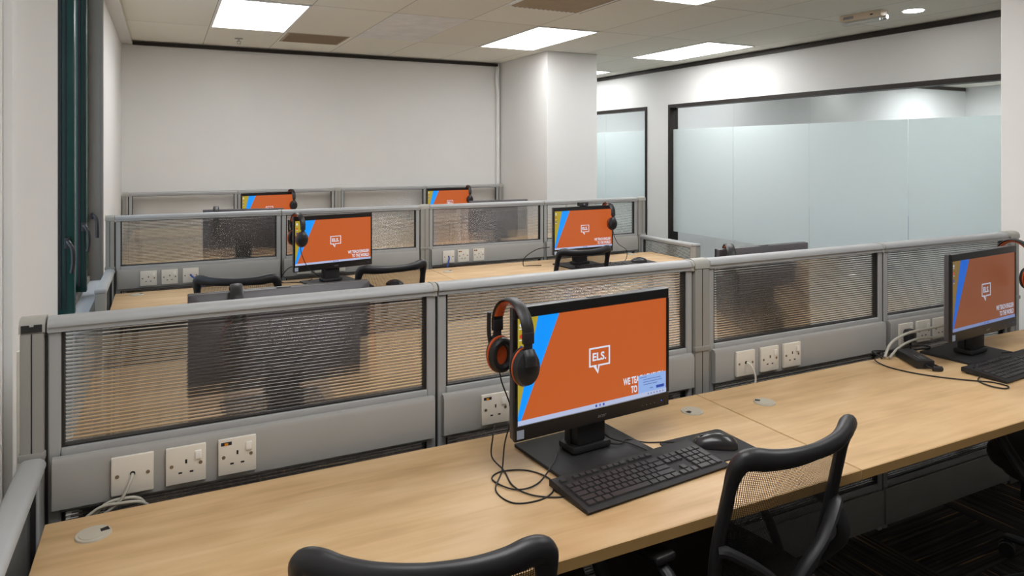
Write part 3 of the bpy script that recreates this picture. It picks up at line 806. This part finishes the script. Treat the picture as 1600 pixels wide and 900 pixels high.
comps[2] = make_computer('black computer at the right edge, front row, above the power adapter', (2.812, 1.585, DZ), R(5.0))
comps[3] = make_computer('black computer in the middle row, left one, orange screen facing the viewer', (.910, 4.215, DZ), R(12))
comps[4] = make_computer('black computer in the middle row, right one, with a webcam clipped on top', (2.585, 4.08, DZ), R(3), webcam=True)
comps[5] = make_computer('black computer in the back row, left one, lower half hidden by the middle partition', (.86, 6.77, DZ), R(14))
comps[6] = make_computer('black computer in the back row, right one, near the square column', (2.645, 6.77, DZ + .001), R(3))
for o_ in comps[2].children:
    if o_.name.startswith('screen'):
        for i_, m_ in ((0, D_OR), (1, D_BL), (2, D_YE), (3, D_WH), (4, D_TB)): o_.data.materials[i_] = m_
comps[7] = dup(comps[3], (.305, 2.095, DZ), R(180), 'computer seen from behind just beyond the front partition, left one'); comps[7].scale.z = .972
comps[8] = dup(comps[3], (2.200, 2.115, DZ), R(180), 'computer seen from behind beyond the front partition, right one'); comps[8].scale.z = .98
comps[9] = dup(comps[3], (.47, 4.90, DZ), R(172), 'computer beyond the middle partition, left one, only its top edge showing')
comps[10] = dup(comps[3], (2.33, 4.92, DZ - .0), R(180), 'computer beyond the middle partition, right one, blurred behind the ribbed pane')

# ============================================================ HEADSETS
def make_headset(label, loc, rz, side=1):
    """hangs by its band over a monitor's upper edge; origin at the band's inner top, cups apart along Y"""
    t = thing('headset', label, 'headset', loc, rz, 'headsets hanging on the computers')
    half, drop = .070, .135
    arc = []
    for i in range(17):
        a = math.pi * i / 16
        arc.append((0, math.cos(a) * half, -.062 + math.sin(a) * .068 + .006))
    b = BM(); tube(b, arc, .0155, 12, ry=.0050, up=None if False else (0, 0, 1)) if False else None
    # flat band: sweep with the radial direction as 'up'
    def band(bm, rad0, thick, halfw, a0=0.02, a1=.98, off=0.0):
        rings = []
        for i in range(25):
            a = math.pi * (a0 + (a1 - a0) * i / 24)
            c, s = math.cos(a), math.sin(a)
            cen = Vector((0, c * (half + off), -.062 + s * (.068 + off) + .006))
            nrm = Vector((0, c * .068, s * half)).normalized()
            ring = []
            for k in range(10):
                q = 2 * math.pi * k / 10
                ring.append(cen + Vector((1, 0, 0)) * halfw * math.cos(q) + nrm * thick * math.sin(q))
            rings.append(ring)
        loft(bm, rings)
    band(b, 0, .0042, .0165, off=.004); obj('headband', b, M['foam'], t)
    b = BM(); band(b, 0, .0034, .0135, .10, .90, off=-.002); obj('headband_padding', b, M['orange'], t)
    for s in (-1, 1):
        b = BM(); y = s * (half + .003)
        box(b, -.014, .014, y - .007, y + .007, -.074, -.046, bev=.004)
        box(b, -.010, .010, y - .005, y + .005, -.100, -.072, bev=.003)
        tube(b, catmull([(0, y + s * .002, -.088), (0, y + s * .012, -.102), (0, y + s * .014, -.122)], 5), .016, 10, ry=.006, up=(0, 1, 0))
        obj('slider_arm', b, M['black'], t)
        def ell(rx, rz_, yy, n=28, zc=-.130): return [(rx * math.cos(2*math.pi*i/n), yy, zc + rz_ * math.sin(2*math.pi*i/n)) for i in range(n)]
        y = s * .058
        b = BM(); loft(b, [ell(.034, .042, y), ell(.036, .0445, y + s * .006), ell(.031, .039, y + s * .018), ell(.018, .024, y + s * .025)]); cup = obj('ear_cup', b, M['black'], t)
        b = BM(); loft(b, [ell(.0365, .0455, y - s * .001), ell(.0370, .046, y + s * .0015), ell(.0365, .0455, y + s * .004)]); obj('trim_ring', b, M['orange'], cup)
        b = BM()
        pts = [(.026 * math.cos(2*math.pi*i/28), y - s * .008, -.130 + .0335 * math.sin(2*math.pi*i/28)) for i in range(28)]
        tube(b, pts, .0105, 10, closed=True, up=(0, 1, 0)); obj('ear_cushion', b, M['foam'], cup)
        b = BM(); loft(b, [ell(.020, .027, y - s * .004), ell(.020, .027, y - s * .001)]); obj('ear_lining', b, M['orange'], cup)
    b = BM(); tube(b, catmull([(-.01, .083, -.12), (-.016, .086, -.09), (-.018, .084, -.05), (-.018, .082, -.028)], 5), .0055, 8); obj('microphone_boom', b, M['black'], t)
    return t
ZTOP = DZ + B0 + H_        # top edge of a monitor
hs = make_headset('black headset with orange inner band hanging on the nearest computer', (.750, 1.505, ZTOP + .0035), R(4))
GRP = None
dup(hs, (3.075, 1.618, ZTOP + .0035), R(-10), 'black and orange headset hanging on the right edge computer')
dup(hs, (.690, 4.170, ZTOP + .0035), R(14), 'black headset hanging on the middle row computer, left one')
dup(hs, (2.800, 4.105, ZTOP + .0035), R(-4), 'black headset hanging beside the webcam on the middle row computer')
dup(hs, (1.075, 6.84, ZTOP + .0035), R(10), 'black headset on the back row computer, left one')
dup(hs, (2.870, 6.795, ZTOP + .0045), R(-8), 'black headset on the back row computer, right one near the column')
dup(hs, (.178, 2.068, ZTOP - .009), R(178), 'headset band on the computer just beyond the front partition, left one')
dup(hs, (1.995, 2.085, ZTOP - .006), R(147), 'headset band on the computer beyond the front partition, right one')
dup(hs, (.300, 4.905, ZTOP + .0035), R(175), 'headset on the computer beyond the middle partition, only the band showing')

# ============================================================ KEYBOARDS, MICE, MOUSE MATS
def make_keyboard(label, loc, rz):
    t = thing('keyboard', label, 'keyboard', loc, rz, 'keyboards on the desks')
    L, D = .442, .150
    b = BM()
    pr_ = [(-D/2 + .003, .003), (-D/2, .008), (-D/2 + .005, .011), (D/2 - .006, .023), (D/2, .020), (D/2, .006)]
    prism(b, pr_, -L/2, L/2, 'X'); o = obj('keyboard_body', b, M['black_matt'], t)
    b = BM()
    for sx in (-1, 1):
        for y in (-.06, .06): box(b, sx * .2 - .012, sx * .2 + .012, y - .004, y + .004, 0, .004)
    obj('rubber_feet', b, M['gasket'], t, smooth=False)
    u = .0187
    def surf(y): return .0108 + (y + D/2) / D * .0124
    meshes = {}
    def key(x, y, w_, d_=1.0):
        k = (round(w_, 2), round(d_, 2))
        if k not in meshes:
            b = BM(); a, c = w_ * u / 2 - .0012, d_ * u / 2 - .0012
            loft(b, [[(-a, -c, 0), (a, -c, 0), (a, c, 0), (-a, c, 0)], [(-a + .0012, -c + .0012, .0045), (a - .0012, -c + .0012, .0045), (a - .0012, c - .0008, .0045), (-a + .0012, c - .0008, .0045)]])
            bmesh.ops.recalc_face_normals(b, faces=b.faces[:])
            me = bpy.data.meshes.new('key'); b.to_mesh(me); b.free(); me.materials.append(M['key']); meshes[k] = me
        o = bpy.data.objects.new('key', meshes[k]); C.objects.link(o); o.parent = t
        o.location = (x, y, surf(y)); o.rotation_euler = (R(4.7), 0, 0)
    xs = -L/2 + .012; y0 = -.053
    rws = [[1.25, 1.25, 1.25, 6.25, 1.25, 1.25, 1.25, 1.25], [2.25] + [1] * 10 + [2.75], [1.75] + [1] * 11 + [2.25], [1.5] + [1] * 12 + [1.5], [1] * 13 + [2]]
    for r, row in enumerate(rws):
        x = xs
        for w_ in row: key(x + w_ * u / 2, y0 + r * u, w_); x += w_ * u
    yf = y0 + 5 * u + .008
    x = xs; key(x + u / 2, yf, 1, .8)
    for g in range(3):
        for k in range(4): key(xs + (2 + g * 4.5 + k + .5) * u, yf, 1, .8)
    xn = xs + 15.25 * u
    for r in (3, 4):
        for k in range(3): key(xn + (k + .5) * u, y0 + r * u, 1)
    for k in range(3): key(xn + (k + .5) * u, y0, 1)
    key(xn + 1.5 * u, y0 + u, 1)
    xp = xn + 3.25 * u
    key(xp + u, y0, 2); key(xp + 2.5 * u, y0, 1)
    for r in (1, 2, 3):
        for k in range(3): key(xp + (k + .5) * u, y0 + r * u, 1)
    for k in range(3): key(xp + (k + .5) * u, y0 + 4 * u, 1)
    key(xp + 3.5 * u, y0 + .5 * u, 1, 2); key(xp + 3.5 * u, y0 + 2.5 * u, 1, 2); key(xp + 3.5 * u, y0 + 4 * u, 1)
    return t
kb = make_keyboard('black keyboard in front of the nearest computer', (1.035, 1.372, DZ), R(5))
kb2 = dup(kb, (2.775, 1.458, DZ), R(4), 'black keyboard at the right edge of the front row')
kb3 = dup(kb, (2.70, 3.955, DZ), R(4), 'black keyboard on the middle desk, right one, behind a chair back')
kb4 = dup(kb, (.86, 4.02, DZ), R(8), 'black keyboard on the middle desk, left one, mostly behind a chair back')
def cable(name, pts, r, m, label, sub=8, z=None, parent=None):
    b = BM(); tube(b, catmull(pts, sub), r, 8)
    o = obj(name, b, m, parent)
    if parent is None: tag(o, label, 'cable')
    return o
def make_mouse(label, loc, rz):
    t = thing('computer_mouse', label, 'mouse', loc, rz, 'mice on the desks')
    prof = [(-.058, .0, .006), (-.055, .020, .015), (-.045, .027, .025), (-.030, .030, .0315), (-.010, .030, .035), (.012, .0285, .0335), (.032, .0275, .0275), (.048, .0255, .021), (.056, .020, .013), (.059, .0, .006)]
    rings = []
    for x, hw, hz in prof:
        hw = max(hw, .002)
        rings.append([(x, hw * math.cos(a) * (1 if math.sin(a) > 0 else .97), .002 + (hz * math.sin(a) if math.sin(a) > 0 else .0)) for a in [2 * math.pi * k / 20 for k in range(20)]])
    b = BM(); loft(b, rings); o = obj('mouse_body', b, mat('mouse_shell', rgb(44, 43, 44), .25, var=.04), t)
    b = BM(); cyl(b, (.034, .0215), .0085, -.0035, .0035, 16, axis='Y'); obj('scroll_wheel', b, M['gasket'], t)
    b = BM()
    text_into(b, 'acer', .006, (-.052, -.006, .0315), 1, 0, 'LEFT', plane='XY'); 
    b.free()
    return t
def make_mat(label, loc, rz, w_=.215, d_=.165):
    t = thing('mouse_mat', label, 'mouse mat', loc, rz, 'mouse mats')
    b = BM(); r = .014; q = []
    for cx_, cy_, a0 in ((w_/2 - r, d_/2 - r, 0), (-w_/2 + r, d_/2 - r, 90), (-w_/2 + r, -d_/2 + r, 180), (w_/2 - r, -d_/2 + r, 270)):
        for i in range(7): a = R(a0 + 15 * i); q.append((cx_ + r * math.cos(a), cy_ + r * math.sin(a)))
    prism(b, q, 0, .003, 'Z'); o = obj('mat_sheet', b, M['pad'], t)
    b = BM(); text_into(b, 'acer', .008, (-.095, .055, .0032), 1, 0, 'LEFT', plane='XY', bold=.01); obj('printed_mark', b, M['white_print'], t, smooth=False)
    return t
mm = make_mat('dark mouse mat under the mouse beside the nearest keyboard', (1.302, 1.432, DZ), R(0))
dup(mm, (3.04, 4.06, DZ), R(0), 'dark mouse mat on the middle row desk beside the webcam computer')
ms = make_mouse('glossy black mouse on the mat beside the nearest keyboard', (1.318, 1.427, DZ + .003), R(148))
dup(ms, (3.03, 4.05, DZ + .003), R(150), 'black mouse on the middle row desk, right one')
dup(ms, (1.22, 4.00, DZ), R(120), 'black mouse on the middle desk, left one, behind the tilted chair back')

# ---- cables on the desks
z = DZ + .0022
cable('headset_cable', [(.745, 1.572, 1.000), (.752, 1.57, .95), (.775, 1.56, .87), (.752, 1.55, .80), (.735, 1.53, .745), (.69, 1.47, z), (.70, 1.40, z), (.76, 1.385, z), (.81, 1.41, z), (.83, 1.47, z), (.80, 1.53, z), (.74, 1.55, z), (.705, 1.52, z), (.73, 1.45, z + .002), (.79, 1.45, z + .003), (.86, 1.50, .748), (.90, 1.55, .745)],
      .0019, M['cable_b'], 'thin black headset cable looping on the desk left of the nearest computer')
cable('headset_cable', [(.775, 1.66, .80), (.752, 1.62, .79), (.74, 1.60, .75), (.75, 1.55, z + .001), (.735, 1.47, z + .001), (.755, 1.41, z + .001), (.81, 1.375, z), (.845, 1.39, z), (.85, 1.41, .734)],
      .0019, M['cable_b'], 'second thin black cable running from behind the nearest computer towards its keyboard')
cable('mouse_cable', [(1.03, 1.585, .79), (1.05, 1.555, .75), (1.08, 1.53, .745), (1.12, 1.55, .742), (1.17, 1.53, z), (1.22, 1.50, .7355), (1.255, 1.465, .738), (1.268, 1.458, .740)], .0018, M['cable_b'], 'thin black mouse cable running from the nearest computer to the mouse')
cable('keyboard_cable', [(1.03, 1.60, .80), (1.07, 1.57, .752), (1.11, 1.52, .744), (1.12, 1.47, .745), (1.115, 1.447, .748)], .0018, M['cable_b'], 'thin black keyboard cable from the nearest computer to its keyboard')
cable('network_cable', [(-.065, 1.812, .784), (-.068, 1.795, .778), (-.085, 1.785, .745), (-.115, 1.785, .72), (-.15, 1.79, .70), (-.12, 1.79, .735), (-.085, 1.79, .742), (-.05, 1.79, .735), (-.03, 1.795, .70)], .0035, M['cable_g'], 'grey network cable from the left wall plate, looping behind the front desk')
cable('network_cable', [(-.175, 1.785, .70), (-.13, 1.785, .733), (-.085, 1.78, .737), (-.045, 1.785, .728), (-.02, 1.79, .70)], .0035, M['cable_g'], 'loose loop of grey cable behind the front desk, below the left wall plate')
cable('network_cable', [(1.817, 1.812, .784), (1.822, 1.797, .778), (1.832, 1.788, .745), (1.828, 1.785, .72), (1.81, 1.79, .69)], .0032, M['white_pl'], 'cream network cable dropping from the wall plate of the front row, third panel')
cable('network_cable', [(1.788, 4.582, .784), (1.785, 4.57, .77), (1.762, 4.53, .745), (1.745, 4.50, .73), (1.74, 4.49, .70)], .005, M['cable_blue'], 'blue network cable dropping from the wall plate of the middle row, third panel')
cable('network_cable', [(.141, 4.582, .784), (.15, 4.57, .775), (.18, 4.54, .755), (.20, 4.50, .72)], .005, M['cable_blue'], 'blue network cable from the wall plate of the middle row, left panel')
cable('headset_cable', [(.695, 4.105, .985), (.70, 4.10, .94), (.735, 4.11, .86), (.80, 4.13, .80), (.86, 4.13, .755), (.90, 4.12, .742)], .0022, M['cable_b'], 'thin black cable crossing the middle row left computer screen')
cable('power_cable', [(.70, 4.30, .84), (.66, 4.33, .82), (.63, 4.36, .77), (.635, 4.37, .733), (.70, 4.35, .733), (.76, 4.32, .733), (.80, 4.32, .75)], .0028, M['cable_b'], 'black cable looping left of the middle row left computer')
cable('power_cable', [(2.35, 4.14, .87), (2.28, 4.20, .85), (2.22, 4.26, .79), (2.215, 4.27, .735), (2.25, 4.26, .733), (2.34, 4.24, .733)], .0028, M['cable_b'], 'black cable looping left of the webcam computer')
cable('headset_cable', [(2.80, 4.045, .985), (2.81, 4.04, .93), (2.86, 4.06, .87), (2.96, 4.11, .82), (2.99, 4.14, .77), (2.96, 4.13, .734), (2.86, 4.09, .733), (2.80, 4.08, .745)], .0022, M['cable_b'], 'thin black cable curling right of the webcam computer')

# ---- power adapter, plug and cable tangle in the front row right
t = thing('power_adapter', 'black power adapter brick lying on the front desk by the wall sockets', 'power adapter', (2.515, 1.668, DZ), R(60))
b = BM(); box(b, -.080, .080, -.032, .032, 0, .031, bev=.004); obj('brick', b, M['black'], t)
b = BM()
for k, (wd, yy) in enumerate(((.05, .008), (.036, -.002), (.044, -.010))): box(b, -.06, -.06 + wd, yy - .0015, yy + .0015, .031, .0313)
obj('rating_print', b, M['logo_grey'], t, smooth=False)
b = BM(); tube(b, catmull([(-.080, 0, .015), (-.098, 0, .013), (-.106, -.015, .010), (-.104, -.045, .009), (-.085, -.048, .009), (-.05, -.045, .008), (-.03, -.05, .006)], 6), .0035, 8); obj('output_cable', b, M['cable_b'], t)
b = BM(); tube(b, [(-.106, -.012, .010), (-.104, -.044, .010)], .009, 12); obj('ferrite_bead', b, M['black'], t)
t = thing('power_plug', 'black three pin plug in the wall socket left of the right edge computer', 'plug', (2.69, YC - .049, .778))
b = BM(); q = [(-.025, .016), (-.018, .025), (.018, .025), (.025, .016), (.022, -.022), (.012, -.028), (-.012, -.028), (-.022, -.022)]
loft(b, [[(x, -.0015, zz) for x, zz in q], [(x, -.018, zz) for x, zz in q], [(x * .8, -.028, zz * .8) for x, zz in q], [(x * .4, -.034, zz * .4) for x, zz in q]]); obj('plug_body', b, M['black'], t)
b = BM(); tube(b, catmull([(0, -.015, -.026), (0, -.016, -.04), (-.01, -.022, -.044)], 5), .0045, 8); obj('plug_cable', b, M['cable_b'], t)
cable('monitor_cable', [(2.44, 1.735, .742), (2.50, 1.75, .785), (2.58, 1.74, .815), (2.66, 1.70, .835), (2.72, 1.67, .85)], .0052, M['cable_g'], 'thick grey cable rising to the back of the right edge computer')
cable('monitor_cable', [(2.46, 1.73, .738), (2.54, 1.745, .765), (2.62, 1.73, .79), (2.70, 1.69, .80), (2.76, 1.66, .82)], .0045, M['cable_g'], 'second grey cable behind the right edge computer, below the thick one')
cable('power_cable', [(2.68, 1.80, .735), (2.60, 1.77, .740), (2.48, 1.76, .744), (2.39, 1.74, .740), (2.37, 1.68, .733), (2.38, 1.60, .733), (2.42, 1.52, .733), (2.48, 1.45, .733), (2.53, 1.40, .733), (2.535, 1.355, .733), (2.50, 1.345, .733), (2.48, 1.38, .734), (2.50, 1.43, .734), (2.55, 1.45, .74)], .0024, M['cable_b'], 'black cable sweeping around the power adapter to a loop in front of the keyboard')
cable('power_cable', [(2.40, 1.72, .746), (2.37, 1.70, .76), (2.39, 1.75, .765), (2.44, 1.76, .76), (2.52, 1.75, .752), (2.60, 1.75, .758), (2.66, 1.72, .762), (2.70, 1.73, .745), (2.62, 1.76, .74), (2.53, 1.765, .742)], .0032, M['cable_b'], 'tangle of black cables between the adapter and the wall sockets')
cable('headset_cable', [(3.09, 1.55, .985), (3.08, 1.545, .93), (3.06, 1.53, .84), (3.03, 1.52, .77), (2.98, 1.53, .74), (2.93, 1.56, .745), (2.88, 1.56, .748)], .0022, M['cable_b'], 'thin black cable hanging below the right edge computer')

# ============================================================ CHAIRS
def make_chair(label, loc, rz, seat_m=None):
    """origin on the floor under the seat; the sitter looks towards +Y; the back is at -Y"""
    t = thing('office_chair', label, 'chair', loc, rz, 'swivel chairs in the room')
    def yb(zv): return -.265 + (.90 - zv) * .30           # reclined back
    half = [(0.0, -.022, .882), (.070, -.018, .883), (.125, -.004, .886), (.163, .012, .891), (.185, .022, .883), (.193, .026, .848), (.196, .022, .78), (.197, .014, .68), (.186, .002, .59), (.155, -.010, .535), (.10, -.017, .515), (.05, -.020, .512)]
    loop = [(x, yb(zv) + dy, zv) for x, dy, zv in half] + [(-x, yb(zv) + dy, zv) for x, dy, zv in half[::-1][:-1]] + []
    # closed loop runs from top centre round the right side, bottom, and up the left
    pts = catmull(loop, 5, True)
    radii = [1.0 + .55 * max(0, min(1, (p.z - .83) / .06)) * (.35 + .65 * min(1, abs(p.x) / .17)) for p in pts]
    b = BM(); tube(b, pts, .0165, 14, closed=True, ry=.0125, radii=radii, up=(0, 1, .3)); obj('back_frame', b, M['black'], t)
    # mesh panel between left and right of the loop
    rows_ = []
    zs = [.882, .87, .84, .79, .73, .67, .62, .58, .54, .515]
    hw = [.145, .178, .191, .196, .198, .196, .192, .182, .155, .085]
    ed = [.004, .026, .033, .027, .020, .012, .006, .000, -.008, -.017]
    b = BM(); nn = 12; grid = []
    for zv, w_, e in zip(zs, hw, ed):
        r_ = []
        for k in range(nn + 1):
            x = -w_ + 2 * w_ * k / nn; f = abs(x / w_) ** 2
            r_.append(b.verts.new((x, yb(zv) + (-.022) * (1 - f) + e * f, zv)))
        grid.append(r_)
    for a, c in zip(grid, grid[1:]):
        for k in range(nn): b.faces.new((a[k], a[k+1], c[k+1], c[k]))
    obj('mesh_back', b, M['mesh'], t)
    # Y-shaped rear support
    b = BM()
    for s in (-1, 1):
        tube(b, catmull([(0, yb(.50) - .045, .44), (s * .03, yb(.58) - .045, .56), (s * .11, yb(.65) - .035, .635), (s * .185, yb(.70) - .002, .685), (s * .205, yb(.70) + .01, .69)], 6), .016, 10, ry=.012)
    tube(b, catmull([(0, yb(.50) - .045, .46), (0, yb(.45) - .035, .41), (0, -.08, .385), (0, .0, .385)], 6), .024, 10, ry=.012)
    obj('back_support', b, M['greyback'] if False else M['black'], t)
    # seat
    def se(hx, hy, zz, yo=.02, n=36, p=3.2):
        out = []
        for i in range(n):
            a = 2 * math.pi * i / n; c, s = math.cos(a), math.sin(a)
            out.append((math.copysign(abs(c) ** (2 / p), c) * hx, yo + math.copysign(abs(s) ** (2 / p), s) * hy, zz))
        return out
    b = BM(); loft(b, [se(.215, .205, .415), se(.238, .232, .425), se(.245, .240, .445), se(.243, .238, .468), se(.225, .222, .486), se(.17, .17, .494), se(.05, .05, .492)]); obj('seat', b, seat_m or M['chairfab'], t)
    b = BM(); loft(b, [se(.15, .15, .385), se(.205, .198, .395), se(.218, .210, .418)]); obj('seat_shell', b, M['black_matt'], t)
    # D-shaped armrests
    for s in (-1, 1):
        b = BM()
        pts = catmull([(s * .20, .0, .405), (s * .262, .0, .43), (s * .285, .05, .50), (s * .288, .10, .57), (s * .285, .09, .635), (s * .284, -.02, .645), (s * .284, -.13, .635), (s * .286, -.165, .57), (s * .280, -.12, .50), (s * .262, -.06, .43), (s * .20, -.04, .405)], 6)
        tube(b, pts, .013, 10, ry=.017); ar = obj('armrest', b, M['black'], t)
        b = BM(); box(b, s * .284 - .028, s * .284 + .028, -.13, .10, .655, .675, bev=.008, seg=3); obj('arm_pad', b, M['foam'], ar)
    b = BM(); box(b, -.06, .06, -.09, .08, .345, .386, bev=.008); obj('tilt_mechanism', b, M['black_matt'], t)
    b = BM(); cyl(b, (0, 0), .026, .12, .25, 20); cyl(b, (0, 0), .015, .25, .35, 16); obj('gas_lift', b, M['chrome'], t)
    b = BM(); cyl(b, (0, 0), .045, .07, .125, 24, r2=.036); obj('base_hub', b, M['black'], t)
    for k in range(5):
        a = R(72 * k + 18); c, s = math.cos(a), math.sin(a)
        b = BM(); tube(b, catmull([(c * .03, s * .03, .098), (c * .12, s * .12, .095), (c * .22, s * .22, .082), (c * .285, s * .285, .070)], 5), .019, 10, ry=.014, radii=None); lg = obj('leg', b, M['black'], t)
        b = BM()
        ca, sa = math.cos(a + .6), math.sin(a + .6)
        for q in (-1, 1):
            cx_, cy_ = c * .285 + q * .013 * (-sa), s * .285 + q * .013 * ca
            # wheel disc with its axle along (-sa, ca)
            n = 20; A = []; Bv = []
            for i in range(n):
                th = 2 * math.pi * i / n; u = .026 * math.cos(th); v = .027 + .027 * math.sin(th)
                for lst, off in ((A, -.008), (Bv, .008)):
                    lst.append(b.verts.new((cx_ + ca * u - sa * off, cy_ + sa * u + ca * off, v)))
            for i in range(n): b.faces.new((A[i], A[(i+1) % n], Bv[(i+1) % n], Bv[i]))
            b.faces.new(A[::-1]); b.faces.new(Bv)
        cyl(b, (c * .285, s * .285), .007, .03, .065, 10)
        obj('caster', b, M['gasket'], lg)
    return t
ch = make_chair('black mesh back chair in front of the nearest desk, cut off by the bottom edge', (.452, 1.262, 0), R(-21))
def chair(x, y, rz, label, swap=None): return dup(ch, (x, y, 0), R(rz), label, swap=swap)
chair(1.212, 1.322, 6, 'black mesh chair pushed to the front desk right of the nearest keyboard')
chair(2.80, 1.24, -8, 'chair with dark brown seat partly cut off at the lower right edge')
chair(.40, 3.93, -19, 'black mesh chair at the middle desk, left one, with a flat top edge')
chair(1.09, 3.96, 8, 'black mesh chair at the middle desk, second one, its right corner raised')
chair(2.39, 4.02, 3, 'black mesh chair back in front of the webcam computer')
for x, y, a, l in ((6.05, 5.3, 80, 'farthest'), (6.0, 4.35, 100, 'middle'), (6.05, 3.3, 90, 'nearest')):
    chair(x, y, a, 'blue chair blurred behind the frosted glass, %s of the three' % l, swap={'seat': M['chairblue'], 'mesh_back': M['chairblue'], 'back_frame': M['chairblue'], 'arm_pad': M['chairblue']})
# render aids: path depth for the ribbed panes
sc.cycles.max_bounces = 14
sc.cycles.transmission_bounces = 12
sc.cycles.transparent_max_bounces = 16
